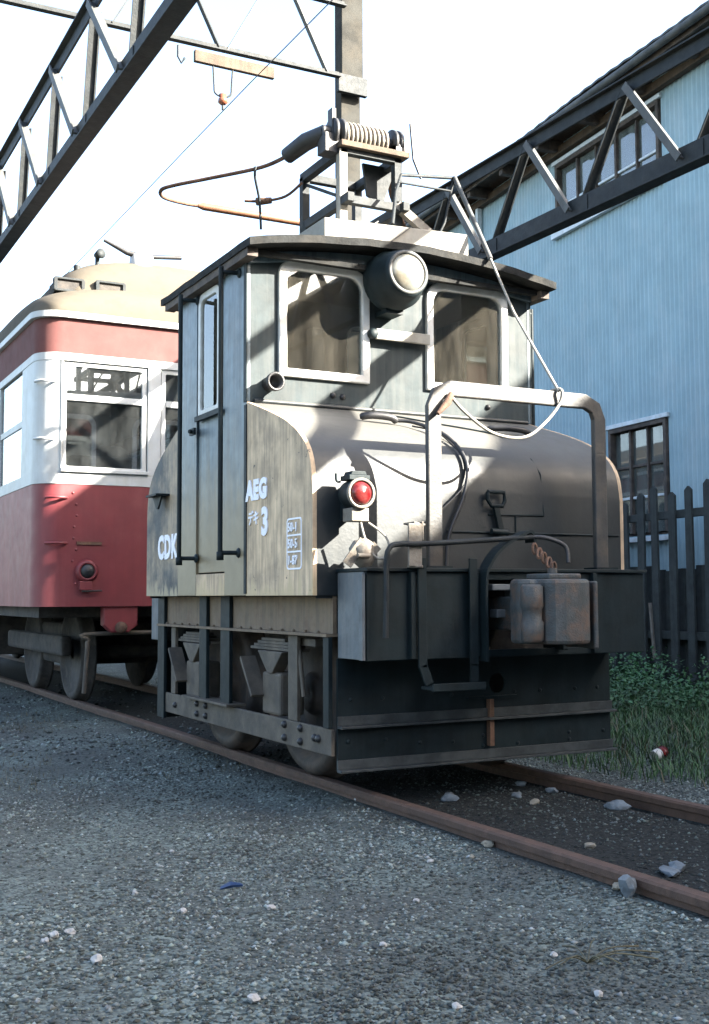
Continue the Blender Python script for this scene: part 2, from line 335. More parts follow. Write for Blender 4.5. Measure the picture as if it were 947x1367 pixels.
# pebbles strewn over the yard: uncountable gravel
def pebble_mat():
    m = bpy.data.materials.new('gravel stones'); m.use_nodes = True; N = m.node_tree.nodes; L = m.node_tree.links; b = N['Principled BSDF']
    a = N.new('ShaderNodeAttribute'); a.attribute_name = 'tone'; L.new(a.outputs['Color'], b.inputs['Base Color']); b.inputs['Roughness'].default_value = .85
    b.inputs['Specular IOR Level'].default_value = .3
    return m
def scatter(name, n, xr, yr, size, material, tone, label=None):
    X = rng.uniform(*xr, n); Y = yr[0]+(yr[1]-yr[0])*rng.random(n)**1.7
    clump = np.array([noise.noise((x*.8, y*.8, 4.)) for x, y in zip(X, Y)])
    keep = (rng.random(n) < np.clip(.62+1.1*clump, .1, 1)) & ~((np.abs(np.abs(X)-.566) < .06)) & ~((np.abs(X) < .5) & (rng.random(n) < .6))
    X, Y = X[keep], Y[keep]; n = len(X)
    Z = np.array([ground_h(x, y) for x, y in zip(X, Y)])
    S = size[0]+(size[1]-size[0])*rng.random(n)**3
    base = np.array([(1, 0, 0), (0, 1, 0), (-1, 0, 0), (0, -1, 0), (0, 0, 1), (0, 0, -1)], float)
    P = base[None]*(1+rng.uniform(-.35, .35, (n, 6, 1)))+rng.uniform(-.22, .22, (n, 6, 3))
    P[:, :, 2] *= .62
    an = rng.uniform(0, 6.28, n); c, s = np.cos(an)[:, None], np.sin(an)[:, None]
    x = P[:, :, 0]*c-P[:, :, 1]*s; y = P[:, :, 0]*s+P[:, :, 1]*c
    P = np.stack([x, y, P[:, :, 2]], -1)*S[:, None, None]
    P[:, :, 0] += X[:, None]; P[:, :, 1] += Y[:, None]; P[:, :, 2] += (Z+S*.25)[:, None]
    F = np.array([(0, 1, 4), (1, 2, 4), (2, 3, 4), (3, 0, 4), (1, 0, 5), (2, 1, 5), (3, 2, 5), (0, 3, 5)])
    F = (F[None]+(np.arange(n)*6)[:, None, None]).reshape(-1, 3)
    me = bpy.data.meshes.new(name); me.vertices.add(n*6); me.vertices.foreach_set('co', P.reshape(-1))
    me.loops.add(len(F)*3); me.loops.foreach_set('vertex_index', F.reshape(-1)); me.polygons.add(len(F))
    me.polygons.foreach_set('loop_start', np.arange(len(F))*3); me.polygons.foreach_set('loop_total', np.full(len(F), 3)); me.update(); me.validate()
    t = tone[0]+(tone[1]-tone[0])*rng.random(n)**2.2
    t = np.where(rng.random(n) < .010, .3, t)*np.where(np.abs(X) < .5, .55, 1)
    bl = np.array([noise.noise((x*1.3, y*1.3, 11.)) for x, y in zip(X, Y)]); t = t*(1-.45*np.clip((bl-.05)/.25, 0, 1))
    colr = np.stack([t*(.9+rng.uniform(-.06, .08, n)), t*1.05, t*(1.02+rng.uniform(-.1, .06, n)), np.ones(n)], -1)
    at = me.color_attributes.new('tone', 'FLOAT_COLOR', 'POINT'); at.data.foreach_set('color', np.repeat(colr, 6, 0).reshape(-1))
    me.materials.append(material); o = bpy.data.objects.new(name, me); COL.objects.link(o); kind(o, 'stuff')
    return tag(o, label, 'gravel')
PM = pebble_mat()
scatter('gravel', 150000, (-3.4, 1.9), (1.9, 7.2), (.0035, .0115), PM, (.05, .27), 'fine grey gravel covering the yard in front of the locomotive')
scatter('gravel', 14000, (-4.0, 1.9), (6.5, 14), (.008, .022), PM, (.05, .27), 'coarser gravel beside the track further back')

# ================================================================== RAILS
def rail(x, label):
    prof = [(-.06, -.14), (.06, -.14), (.06, -.128), (.012, -.11), (.012, -.04), (.032, -.032), (.033, -.008), (.024, 0), (-.024, 0), (-.033, -.008), (-.032, -.032), (-.012, -.04), (-.012, -.11), (-.06, -.128)]
    b = MB(); ysr = [-12, -6, 0, 2, 3, 4, 5, 6, 8, 12, 20, 40]; n = len(prof)
    off = [.01*math.sin(y*.9+x) for y in ysr]
    vs = [(x+u+o, y, v) for y, o in zip(ysr, off) for u, v in prof]
    fs = [(j*n+i, j*n+(i+1) % n, (j+1)*n+(i+1) % n, (j+1)*n+i) for j in range(len(ysr)-1) for i in range(n)]
    b.add(vs, fs); o = b.build('rail', M_railtop, origin=(x, 5, 0)); return tag(o, label, 'rail', None)
rail(-.566, 'rusty rail running beside the open gravel under the lettered side of the locomotive')
rail(.566, 'rusty rail on the grass and fence side of the track')

# ================================================================== SHED (casts the shade over the yard) and BLUE BUILDING
SH = thing('shed', 'long dark boarded shed across the yard with a low sloping roof', 'shed', (9.5, -6, 0))
def block(x0, x1, y0, y1, ze, zr, par, wallm, roofm):
    MB().plate([[(y0, -.2), (y1, -.2), (y1, ze), (y0, ze)]], YZ(x0+.35), 0, .12).build('wall', wallm, par)
    MB().plate([[(y0, -.2), (y1, -.2), (y1, ze), (y0, ze)]], YZ(x1-.35), -.12, 0).build('wall', wallm, par)
    xm = (x0+x1)/2
    for yy in (y0+.003, y1-.123):
        MB().plate([[(x0+.475, -.2), (x1-.475, -.2), (x1-.475, ze-.02), (xm, zr-.12), (x0+.475, ze-.02)]], XZ(yy), 0, .12).build('gable_wall', wallm, par)
    for sx, xa in ((1, x0), (-1, x1)):
        MB().add([(xa, y0-.3, ze), (xa, y1+.3, ze), (xm, y1+.3, zr), (xm, y0-.3, zr), (xa, y0-.3, ze-.08), (xa, y1+.3, ze-.08), (xm, y1+.3, zr-.08), (xm, y0-.3, zr-.08)],
                 [(0, 1, 2, 3), (7, 6, 5, 4), (0, 4, 5, 1), (1, 5, 6, 2), (2, 6, 7, 3), (3, 7, 4, 0)]).build('roof', roofm, par)
EAVE_X, EAVE_Z = 5.5, 5.80
block(EAVE_X, 13, -1.9, 1.4, EAVE_Z, 7.4, SH, M_fence, M_eave)
SH2 = thing('ground_shade_block', 'unseen dark block added beyond the shed to shade the near ground', 'ground_shade_block', (9.5, -14, 0))
block(EAVE_X, 14, -24, -2.6, 6.4, 6.6, SH2, M_fence, M_eave)  # added out of view to keep the near ground in shade
SH3 = thing('railcar_shade_block', 'unseen tall blue block added to shade the lower body of the railcar', 'railcar_shade_block', (9, 3.2, 0))
block(EAVE_X, 12, 1.95, 4.1, 6.75, 8.2, SH3, M_blue, M_eave)  # unseen block, placed and sized so its shade covers the railcar's lower body

SH4 = thing('rear_shade_block', 'unseen dark block added behind the camera to dim the front faces', 'shade block', (-4, -15, 0))
block(-11, 3.2, -20, -10, 6, 8.2, SH4, M_darkwood, M_eave)  # added out of view to cut low sky light on the front faces
A_ = math.radians(6); BO = Vector((5.5, 9, 0)); BD = Vector((math.sin(A_), math.cos(A_), 0)); BN = Vector((-math.cos(A_), math.sin(A_), 0))
def bp(s, o, z): return BO+BD*s+BN*o+Vector((0, 0, z))
BF = lambda u, v, t: bp(u, t, v)
HB = thing('blue_building', 'two storey building clad in pale blue corrugated sheet beyond the picket fence', 'building', tuple(bp(4, -3, 0)))
S0, S1, ZT = -3.6, 12.5, 6.72
def corrug(s0, s1, z0, z1):
    n = max(2, int((s1-s0)/.0095)); b = MB(); vs = []
    for i in range(n+1):
        s = s0+(s1-s0)*i/n; o = .009*math.sin(2*PI*s/.076)
        vs += [bp(s, o, z0), bp(s, o, z1)]
    b.add(vs, [(2*i, 2*i+2, 2*i+3, 2*i+1) for i in range(n)], True)
    return b.build('wall_sheet', M_blue, HB, recalc=False)
UW = (.28, 2.42, 5.62, 6.44); LW = (.28, 1.36, 1.6, 2.87)
for a in ((S0, .28, -.1, 3.3), (S0, .28, 3.3, ZT), (.28, LW[1], -.1, LW[2]), (.28, LW[1], LW[3], 3.3), (.28, UW[1], 3.3, UW[2]), (.28, UW[1], UW[3], ZT),
          (LW[1], 3.2, -.1, 3.3), (UW[1], 5, 3.3, ZT), (3.2, S1, -.1, 3.3), (5, S1, 3.3, ZT)): corrug(*a)
MB().box((0, 0, 0), (0, 0, 0))
def bbox(name, m, s0, s1, o0, o1, z0, z1, par=HB, bev=.004):
    b = MB(); vs = [bp(s, o, z) for z in (z0, z1) for s, o in ((s0, o0), (s1, o0), (s1, o1), (s0, o1))]
    b.add(vs, [(3, 2, 1, 0), (4, 5, 6, 7), (0, 1, 5, 4), (1, 2, 6, 5), (2, 3, 7, 6), (3, 0, 4, 7)]); return b.build(name, m, par, bev)
bbox('inner_wall', M_curt, S0+.05, S1-.05, -.75, -.7, 0, 6.6); bbox('inner_floor', M_darkwood, S0+.05, S1-.05, -.69, -.04, 3.25, 3.4)
bbox('end_wall', M_blue, S0-.06, S0, -8, .0, -.1, 6.7); bbox('back_wall', M_blue, S0, S1, -8.1, -8, -.1, 6.7); bbox('end_wall', M_blue, S1, S1+.06, -8, 0, -.1, 6.7)
def bwindow(s0, s1, z0, z1, cols, rows, splitz=None):
    w_ = bbox('window', M_darkwood, s0, s1, -.09, -.06, z0-.02, z0+.03)
    F = .05
    for a in ((s0, s1, z1-F, z1), (s0, s0+F, z0+.03, z1-F), (s1-F, s1, z0+.03, z1-F)): bbox('frame', M_darkwood, a[0], a[1], -.1, .035, a[2], a[3], w_)
    cw = (s1-s0-2*F)/cols; zs = splitz or [z0+.03+(z1-F-z0-.03)*i/rows for i in range(rows+1)]
    for i in range(cols):
        c0 = s0+F+cw*i; thick = .014 if i % 2 else .02
        if i: bbox('mullion', M_darkwood, c0-thick, c0+thick, -.07, .0, zs[0], zs[-1], w_)
        for j in range(len(zs)-1):
            if j: bbox('muntin', M_bluetrim if j % 2 else M_darkwood, c0+.03, c0+cw-.03, -.055, -.012, zs[j]-.014, zs[j]+.014, w_)
            bbox('pane', M_glassb, c0+.012, c0+cw-.012, -.042, -.038, zs[j]+.01, zs[j+1]-.01, w_, 0)
    return w_
bwindow(*UW, 5, 2, [5.65, 5.9, 6.39]); bwindow(*LW, 3, 3, [1.63, 2.04, 2.4, 2.82]); bbox('blind', mat('window blind', (.2, .22, .19), .9, 0, .15, 5, ((.13, .14, .12), .5, 6.)), LW[0]+.02, LW[1]-.02, -.2, -.19, 1.98, LW[3]-.02); bbox('blind', M_darkwood, LW[0]+.02, LW[1]-.02, -.2, -.19, LW[2], 1.97)
bbox('window_sill', M_bluetrim, UW[0]-.06, UW[1]+.06, .012, .07, UW[2]-.14, UW[2]-.03)
bbox('window_sill', M_bluetrim, LW[0]-.06, LW[1]+.06, .012, .06, LW[2]-.07, LW[2]-.015)
for s_ in (UW, LW):
    bbox('window_hood', M_bluetrim, s_[0]-.05, s_[1]+.05, .012, .05, s_[3]+.002, s_[3]+.05)
for z_ in (2.1, 2.4):
    pass
# roof: sheet, fascia, gutter, rafter tails
b = MB(); n = 260; vs = []
for i in range(n+1):
    s = S0-.3+(S1-S0+.6)*i/n; dz = .006*math.sin(i*PI*.5)+.025*noise.noise((s*.6, 0, 0))
    vs += [bp(s, .47, 6.80+dz), bp(s, -4.2, 8.3+dz), bp(s, .47, 6.775+dz), bp(s, -4.2, 8.27+dz)]
b.add(vs, [q for i in range(n) for q in ((4*i, 4*i+4, 4*i+5, 4*i+1), (4*i+2, 4*i+3, 4*i+7, 4*i+6), (4*i, 4*i+2, 4*i+6, 4*i+4))]); b.build('roof_sheet', M_eave, HB)
b = MB(); b.add([bp(S0-.3, -4.2, 8.3), bp(S1+.3, -4.2, 8.3), bp(S1+.3, -8.6, 6.8), bp(S0-.3, -8.6, 6.8), bp(S0-.3, -4.2, 8.27), bp(S1+.3, -4.2, 8.27), bp(S1+.3, -8.6, 6.77), bp(S0-.3, -8.6, 6.77)], [(0, 1, 2, 3), (7, 6, 5, 4), (2, 6, 7, 3), (0, 4, 5, 1)]); b.build('roof_sheet', M_eave, HB)
bbox('fascia', M_darkwood, S0-.25, S1+.25, .39, .42, 6.62, 6.765)
b = MB(); b.tube([bp(S0-.3, .475, 6.70), bp(S1+.3, .475, 6.69)], .045, 10); b.build('gutter', M_eave, HB)
bbox('wall_plate', M_wood, S0, S1, .014, .1, 6.52, 6.62); bbox('soffit', M_wood, S0-.2, S1+.2, .0, .39, 6.70, 6.715)
k = S0+.35
while k < S1:
    bbox('rafter', M_darkwood, k-.045, k+.045, .015, .385, 6.55, 6.695); k += .92
bbox('downpipe', M_bluetrim, 4.4, 4.47, .02, .09, .1, 6.6)

# ================================================================== FENCE
FE = thing('picket_fence', 'weathered dark wooden picket fence in front of the blue building', 'fence', tuple(bp(1.5, .6, 0)))
FZ = .0
k = -3.4
i = 0
while k < 6:
    ht = 2.0+random.uniform(-.08, .1); wd = .105+random.uniform(-.012, .012); ln = random.uniform(-.02, .02)
    b = MB(); pl = [(k-wd/2, FZ), (k+wd/2, FZ), (k+wd/2+ln, ht-.04), (k+ln, ht+.0), (k-wd/2+ln, ht-.04)]
    b.prism(pl, BF, .6, .625); b.build('picket', M_fence, FE); k += .262+random.uniform(-.015, .015)
k = -3.4
while k < 6:                                                           # close boarding behind the lower half
    wd = .155; ht = 1.21+random.uniform(-.03, .03)
    MB().prism([(k, FZ), (k+wd, FZ), (k+wd, ht), (k, ht)], BF, .5, .522).build('board', M_fence, FE); k += wd+random.uniform(.004, .014)
for z_ in (1.70, .5): bbox('rail', M_fence, -3.5, 6.1, .54, .598, z_, z_+.08, FE)
for s_ in (-3.3, -1.0, 1.3, 3.6, 5.9): bbox('post', M_fence, s_-.05, s_+.05, .40, .498, -.05, 1.95, FE)
MB().bar(bp(-.28, .66, .3), bp(-.24, .67, .86), .02, .03).build('batten', M_tanmetal, FE)

# ================================================================== GANTRY over the track
def truss(name, label, X, zl, zu, y0, y1, nodes_l, nodes_u, cw, lower_m, sgn):
    T = thing(name, label, 'truss', (X, (y0+y1)/2, zl), None)
    def two(nm, z, fl):
        b = MB(); b.angle((X-.006, y0, z), (X-.006, y1, z), cw, (0, 0, fl), .012, 1); b.angle((X+.006, y0, z), (X+.006, y1, z), cw, (0, 0, fl), .012, -1)
        b.build(nm, lower_m, T)
    b = MB(); b.box((X-cw*.55, y0, zl-.012), (X+cw*.55, y1, zl)); b.box((X-.008, y0, zl+.0), (X+.008, y1, zl+cw*1.4)); b.build('lower_chord', lower_m, T, .003)
    b = MB(); b.box((X-cw*.45, y0, zu), (X+cw*.45, y1, zu+.012)); b.box((X-.008, y0, zu-cw*.9), (X+.008, y1, zu)); b.build('upper_chord', lower_m, T, .003)
    for j in range(len(nodes_l)):
        pl = (X, nodes_l[j], zl+cw*.55); pu = (X, nodes_u[j], zu-cw*.5)
        b = MB(); dx = .02; b.bar(Vector(pl)+Vector((dx, 0, 0)), Vector(pu)+Vector((dx, 0, 0)), .012, cw*.62, (1, 0, 0)); b.bar(Vector(pl)+Vector((dx+.03, 0, 0)), Vector(pu)+Vector((dx+.03, 0, 0)), .05, .01, (1, 0, 0)); b.build('diagonal', M_steel, T)
        if j+1 < len(nodes_l) and nodes_l[j]-nodes_l[j+1] < 1.5:
            pl2 = (X, nodes_l[j+1]+.06, zl+cw*.55); pu2 = (X, nodes_u[j]-.09, zu-cw*.5)
            b = MB(); b.bar(Vector(pu2)-Vector((dx, 0, 0)), Vector(pl2)-Vector((dx, 0, 0)), .012, cw*.55, (1, 0, 0)); b.bar(Vector(pu2)-Vector((dx+.03, 0, 0)), Vector(pl2)-Vector((dx+.03, 0, 0)), .05, .01, (1, 0, 0)); b.build('diagonal', M_steelL, T)  # alternate diagonals in lighter steel, standing in for their lit faces
        MB().box((X-.014, nodes_l[j]-.1, zl+.014), (X+.014, nodes_l[j]+.12, zl+cw*1.25)).build('gusset', lower_m, T)
    return T
# right truss nodes read from the photo: lower 6.92, 5.9 ; upper 6.47, 5.44
nl = [v for v in [6.92+1.04*k for k in range(2, -7, -1)] if v > 4.6 or v < 2.2]; nu = [v-.43 for v in nl]
TR = truss('gantry_truss', 'dark steel lattice truss between the mast and the blue building', 1.57, 3.47, 4.2, .3, 9.3, nl, nu, .095, M_steel, 1)
MB().box((1.5, .35, -.1), (1.64, .49, 3.47)).build('column', M_steel, TR, .004)
nl = [7.68+.96*k for k in range(6, -8, -1)]; nu = [v-.16 for v in nl]
TL = truss('gantry_truss', 'dark steel lattice truss overhead on the railcar side of the track', -1.55, 3.72, 4.5, .8, 14, nl, nu, .095, M_steel, 1)
for y_ in (.9, 13.8): MB().box((-1.65, y_-.08, -.1), (-1.49, y_+.08, 3.705)).build('column', M_steel, TL, .004)

MA = thing('mast', 'tall riveted grey steel mast rising behind the locomotive cab', 'mast', (1.52, 9.12, 0))
MB().box((1.43, 9.07, -.15), (1.63, 9.2, 8.5)).build('post', mat('mast paint', (.03, .03, .027), .9, 0, .3, 5, ((.05, .045, .036), .6, 4.), None, .2, spec=.15), MA, .006)
b = MB()
for z_ in np.arange(5.85, 8.4, .2):
    for dx in (.045, .155): b.lathe((1.43+dx, 9.069, z_+(.1 if dx > .1 else 0)), (0, -1, 0), [(0, .017), (.012, .014), (.016, 0)], 8)
kind(b.build('rivets', M_rub, MA), 'stuff')
MB().box((1.42, 9.03, 5.72), (1.64, 9.066, 8.45)).build('splice_plate', MATS['mast paint'], MA, .003)
bracket = MB().box((1.36, 8.98, 5.55), (1.66, 9.028, 5.72)).build('bracket', M_steel, MA, .004)

CB = thing('cross_beam', 'thin steel lattice beam spanning over the track to the mast', 'beam', (-.5, 9, 5.65))
MB().angle((-3.2, 8.985, 5.62), (1.36, 8.985, 5.66), .06).build('lower_chord', M_steel, CB)
MB().angle((-3.2, 8.985, 6.3), (1.42, 8.985, 6.34), .06).build('upper_chord', M_steel, CB)
for xa, xb in ((.2, -.12), (.27, .62), (1.25, .92), (-.75, -.4), (-.85, -1.2), (-1.85, -1.5), (-1.95, -2.3), (-2.9, -2.55)):
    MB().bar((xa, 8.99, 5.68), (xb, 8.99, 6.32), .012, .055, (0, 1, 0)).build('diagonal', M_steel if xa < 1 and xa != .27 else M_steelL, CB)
MB().box((-3.3, 8.9, -.1), (-3.15, 9.05, 6.6)).build('post', M_steel, CB, .004)
MB().box((-.04, 8.93, 5.50), (.70, 8.975, 5.60)).build('mounting_board', M_wood, CB, .004)
MB().tube([(-.18, 8.97, 5.62), (-.18, 8.97, 5.52), (-.15, 8.97, 5.47), (-.12, 8.97, 5.52)], .01, 6).build('hook', M_steel, CB)
IN = thing('line_hanger', 'brown insulator hanging on a bent wire loop below the cross beam', 'insulator', (.22, 8.95, 5.2))
MB().tube(smooth_path([(.13, 8.95, 5.50), (.14, 8.95, 5.33), (.15, 8.95, 5.26), (.22, 8.95, 5.24), (.29, 8.95, 5.27), (.3, 8.95, 5.35), (.31, 8.95, 5.5)], 4), .009, 6).build('wire_loop', M_steel, IN)
MB().lathe((.22, 8.95, 5.17), (0, 0, 1), [(0, 0), (.0, .02), (.02, .045), (.05, .04), (.06, .03), (.09, .035), (.1, 0)], 14).build('porcelain', M_insul, IN)
MB().tube([(.22, 8.95, 5.18), (.22, 8.95, 5.125)], .012, 6).build('clamp', M_steel, IN)
zc = lambda y: 5.11-.0009*(y-9)*(y-9) if y < 20 else 5.0
o = MB().tube([(.22, y, 5.12+.0025*((y-9)*(y-9)-abs(y-9)*26)*.12) for y in np.linspace(-20, 45, 40)], .0045, 6).build('contact_wire', M_steelL, origin=(.22, 9, 5.1))
tag(o, 'thin overhead contact wire strung above the track', 'wire')

# ================================================================== LOCOMOTIVE
LO = thing('electric_locomotive', 'small black electric locomotive with white lettering and a steel handrail over its hood', 'locomotive', (0, 6.1, 0))
HP = [Vector((y, z, 0)) for y, z in ((4.79, .95), (4.79, 1.2), (4.79, 1.46), (4.815, 1.59), (4.885, 1.69), (5.03, 1.785), (5.24, 1.87), (5.6, 1.985))]
HC = [(4.79, .95)]+[(p.x, p.y) for p in smooth_path(HP[2:], 5)]
CF, CR = 5.6, 6.69                                                     # cab front and rear planes
RM = lambda y: CR+(CF-y)*(.62/.81)                                     # mirrored hood behind the cab
def hood_y(z):
    for (a, za), (b_, zb) in zip(HC, HC[1:]):
        if za <= z <= zb: return a+(b_-a)*(z-za)/(zb-za)
    return HC[-1][0]
def hood_z(y):
    for (a, za), (b_, zb) in zip(HC, HC[1:]):
        if a <= y <= b_ and b_ > a: return za+(zb-za)*(y-a)/(b_-a)
def hood(fy, nm):
    b = MB(); n = len(HC); nxs = 24; W = .918
    for off in (0, .02):
        vs = [(-W+2*W*i/nxs, fy(y+off*.7), z-off*.7) for y, z in HC for i in range(nxs+1)]
        b.add(vs, [(j*(nxs+1)+i, j*(nxs+1)+i+1, (j+1)*(nxs+1)+i+1, (j+1)*(nxs+1)+i) for j in range(n-1) for i in range(nxs)], True)
    return b.build(nm, M_hood, LO, recalc=False)
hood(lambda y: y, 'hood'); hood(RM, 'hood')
# hood side panels with rounded shoulder, sides
for X0 in (-.94, .918):
    sp = MB().prism([(CF-.002, .95)]+HC+[(CF-.002, 1.985)], YZ(X0), 0, .022).build('side_panel', M_side, LO, .004)
    sp['label'] = 'worn beige side panel with white lettering' if X0 < 0 else 'side panel on the fence side'
    MB().prism([(RM(y), z) for y, z in [(CF-.002, .95)]+HC+[(CF-.002, 1.985)]], YZ(X0), 0, .022).build('side_panel', M_sideR, LO, .004)
# cab walls
zu = lambda x: 2.885-.10*x*x
top = [(x, zu(x)-.004) for x in np.linspace(.93, -.93, 15)]
def fwin(x0, x1, g, flip): 
    return rrect(x0+g, x1-g, 2.14+g, 2.785-g, .0, .0, .11-g*.6 if not flip else .075, .075 if not flip else .11-g*.6)
WL, WR = (-.755, -.195), (.185, .76)
for (yp, th) in ((CF+.003, .03), (CR-.033, .03)):
    MB().plate([[(-.917, .96), (.917, .96)]+top, fwin(*WL, .03, False), fwin(*WR, .03, True)], XZ(yp), 0, th).build('cab_wall', M_cab, LO)
for yp, th in ((CF-.022, .04), (CR-.018, .04)):
    for Wd, fl in ((WL, False), (WR, True)):
        f = MB().plate([fwin(*Wd, 0, fl), fwin(*Wd, .046, fl)], XZ(yp), 0, th).build('window_frame', M_white, LO, .006)
        MB().plate([fwin(*Wd, .04, fl)], XZ(yp+.022), 0, .004).build('pane', M_glass, f)
DY0, DY1 = 5.91, 6.37
door_win = lambda g, a=6.0, b=6.35: rrect(a+g, b-g, 2.0+g, 2.735-g, .02, .02, .07-g*.5, .07-g*.5)
for sx in (-1, 1):
    X0 = -.94 if sx < 0 else .918
    MB().plate([[(CF, .95), (DY0, .95), (DY0, zu(.94)), (CF, zu(.94))]], YZ(X0), 0, .022).build('cab_side', M_cabside, LO, .003)
    MB().plate([[(DY1, .95), (CR, .95), (CR, zu(.94)), (DY1, zu(.94))]], YZ(X0), 0, .022).build('cab_side', M_cabside, LO, .003)
    MB().box((X0, DY0+.002, .95), (X0+.022, DY1-.002, 1.075)).build('door_step', M_side, LO, .003)
    MB().box((X0+.002, DY0+.002, 2.755), (X0+.02, DY1-.002, zu(.94)-.002)).build('door_header', M_cabside, LO)
    d = MB().plate([[(DY0+.008, 1.083), (DY1-.008, 1.083), (DY1-.008, 2.75), (DY0+.008, 2.75)], door_win(.03)], YZ(X0+(.012 if sx < 0 else -.008)), 0, .018).build('door', M_cabside, LO, .003)
    MB().plate([door_win(0), door_win(.038)], YZ(X0+(.0 if sx < 0 else .006)), 0, .016).build('window_frame', M_white, d, .003)
    MB().plate([door_win(.03)], YZ(X0+.012), 0, .004).build('pane', M_glass, d)
    xs_ = X0-.012 if sx < 0 else X0+.034
    MB().box((xs_-.01, DY0+.03, 1.975), (xs_+.012, DY1-.02, 2.005)).build('window_ledge', M_black, d)
    hb = MB(); hb.tube([(X0-.02*1 if sx < 0 else X0+.042, 6.37, 1.92), (X0-.05 if sx < 0 else X0+.07, 6.36, 1.92)], .012, 8); hb.box((xs_-.02, 6.33, 1.9), (xs_-.005, 6.41, 1.94)); hb.build('handle', M_black, d)
    for yy, zb, zt in ((6.38, 1.15, 2.74), (5.72, 1.16, 2.74)):
        r = X0-.1 if sx < 0 else X0+.122
        b = MB(); b.tube([(r, yy, zb), (r, yy, zt)], .014, 10)
        for z_ in (zb+.02, zt-.03): b.tube([(r, yy, z_), (X0+.01, yy-.02, z_)], .012, 8); dome(b, (X0 if sx < 0 else X0+.022, yy-.02, z_), (-1 if sx < 0 else 1, 0, 0), .028, .015)
        b.lathe((r, yy, zb-.02), (0, 0, 1), [(0, 0), (0, .02), (.045, .02), (.05, .0)], 10)
        b.build('grab_rail', M_black, LO)
    MB().box((X0-.006 if sx < 0 else X0+.016, CF-.012, .96), (X0+.006 if sx < 0 else X0+.03, CF+.022, 1.97)).build('corner_strip', M_black, LO, .003)
    MB().box((X0-.004 if sx < 0 else X0+.016, CF-.003, 1.985), (X0+.006 if sx < 0 else X0+.026, CF+.035, zu(.94)-.05)).build('corner_strip', M_cab, LO, .003)
# cab interior
MB().box((-.9, CF+.05, 1.0), (.9, CR-.05, 1.06)).build('cab_floor', M_inside, LO)
MB().box((-.14, CF+.06, 1.06), (.22, CF+.3, 2.2)).build('controller', M_inside, LO, .02)
b = MB(); b.tube([(.04, CF+.18, 2.2), (.04, CF+.18, 2.28)], .02, 8); b.tube([(.04+.16*math.cos(t), CF+.18+.16*math.sin(t), 2.29) for t in np.linspace(0, 2*PI, 25)], .012, 6); b.tube([(-.12, CF+.18, 2.29), (.2, CF+.18, 2.29)], .01, 6); b.build('controller_wheel', M_rub, LO)
MB().box((.3, CR-.4, 1.06), (.85, CR-.06, 1.9)).build('locker', M_inside, LO, .01)
MB().box((-.52, CF+.06, 1.06), (-.44, CF+.14, 2.45)).build('brake_stand', M_black, LO, .01)
# roof
RX = 1.0; RY0, RY1 = 5.41, 6.88
nr = 20; b = MB()
def roofpt(x, y, dz): return (x, y, zu(x)+dz+.008*noise.noise((x*6, y*6, 0)))
xr = [RX*(-1+2*i/nr) for i in range(nr+1)]; yr_ = [RY0+(RY1-RY0)*j/10 for j in range(11)]
for dz in (.0, .042):
    b.add([roofpt(x, y, dz) for y in yr_ for x in xr], [(j*(nr+1)+i, j*(nr+1)+i+1, (j+1)*(nr+1)+i+1, (j+1)*(nr+1)+i) for j in range(10) for i in range(nr)], True)
ed = [(x, RY0) for x in xr]+[(RX, y) for y in yr_[1:]]+[(x, RY1) for x in reversed(xr[:-1])]+[(-RX, y) for y in reversed(yr_[1:-1])]
b.add([roofpt(x, y, 0) for x, y in ed]+[roofpt(x, y, .042) for x, y in ed], [(i, (i+1) % len(ed), len(ed)+(i+1) % len(ed), len(ed)+i) for i in range(len(ed))])
rf = b.build('roof', M_roofbl, LO)
for x in (-.96, .96):
    MB().box((x-.03, RY0+.06, zu(.96)-.05), (x+.03, RY1-.06, zu(.96)-.004)).build('eave_batten', M_darkwood, rf)
b = MB(); pl = [(x, zu(x)-.006) for x in np.linspace(-.93, .93, 13)]+[(x, zu(x)-.06) for x in np.linspace(.93, -.93, 13)]
b.prism(pl, XZ(CF-.03), 0, .03); b.build('fascia', M_cabside, LO)
for y_ in np.arange(RY0+.12, RY1, .19):
    if CF-.02 < y_ < CR+.02: continue
    b = MB(); b.box((-.93, y_-.02, zu(.93)-.03), (.93, y_+.02, zu(.93)-.002)); b.build('roof_batten', M_roofbl, rf)
# roof box / running board under the collector
b = MB(); b.prism([(-.48, zu(.48)+.03), (-.2, zu(.2)+.03), (.2, zu(.2)+.03), (.48, zu(.48)+.03), (.48, 3.10), (-.48, 3.06)], XZ(5.58), 0, .9); b.build('roof_platform', M_pale, LO, .006)
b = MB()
for x in (-.3, -.08, .16): b.bar((x, 5.577, 2.96), (x+.16, 5.577, 3.085), .006, .012, (0, 1, 0))  # dark diagonal bars drawn as the shadows of pole and rope
b.build('shadow_lines', M_rub, LO)
# headlamp
hl = MB().lathe((-.095, CF-.01, 2.715), (0, -1, .04), [(0, .0), (0, .11), (.03, .15), (.06, .172), (.15, .172), (.17, .155), (.24, .138), (.27, .13), (.275, .12), (.26, .105)], 32).build('headlamp', M_black, LO)
MB().lathe((-.095, CF-.275, 2.728), (0, -1, .05), [(0, .106), (.012, .1), (.024, .072), (.032, .034), (.035, 0)], 32).build('lens', M_lens, hl)
MB().lathe((-.095, CF-.265, 2.728), (0, -1, .05), [(0, .124), (.02, .126), (.024, .115), (.02, .105), (.0, .105)], 32).build('rim', M_steelL, hl)
MB().box((-.15, CF-.13, 2.53), (-.04, CF-.0, 2.556)).build('lamp_bracket', M_black, hl)
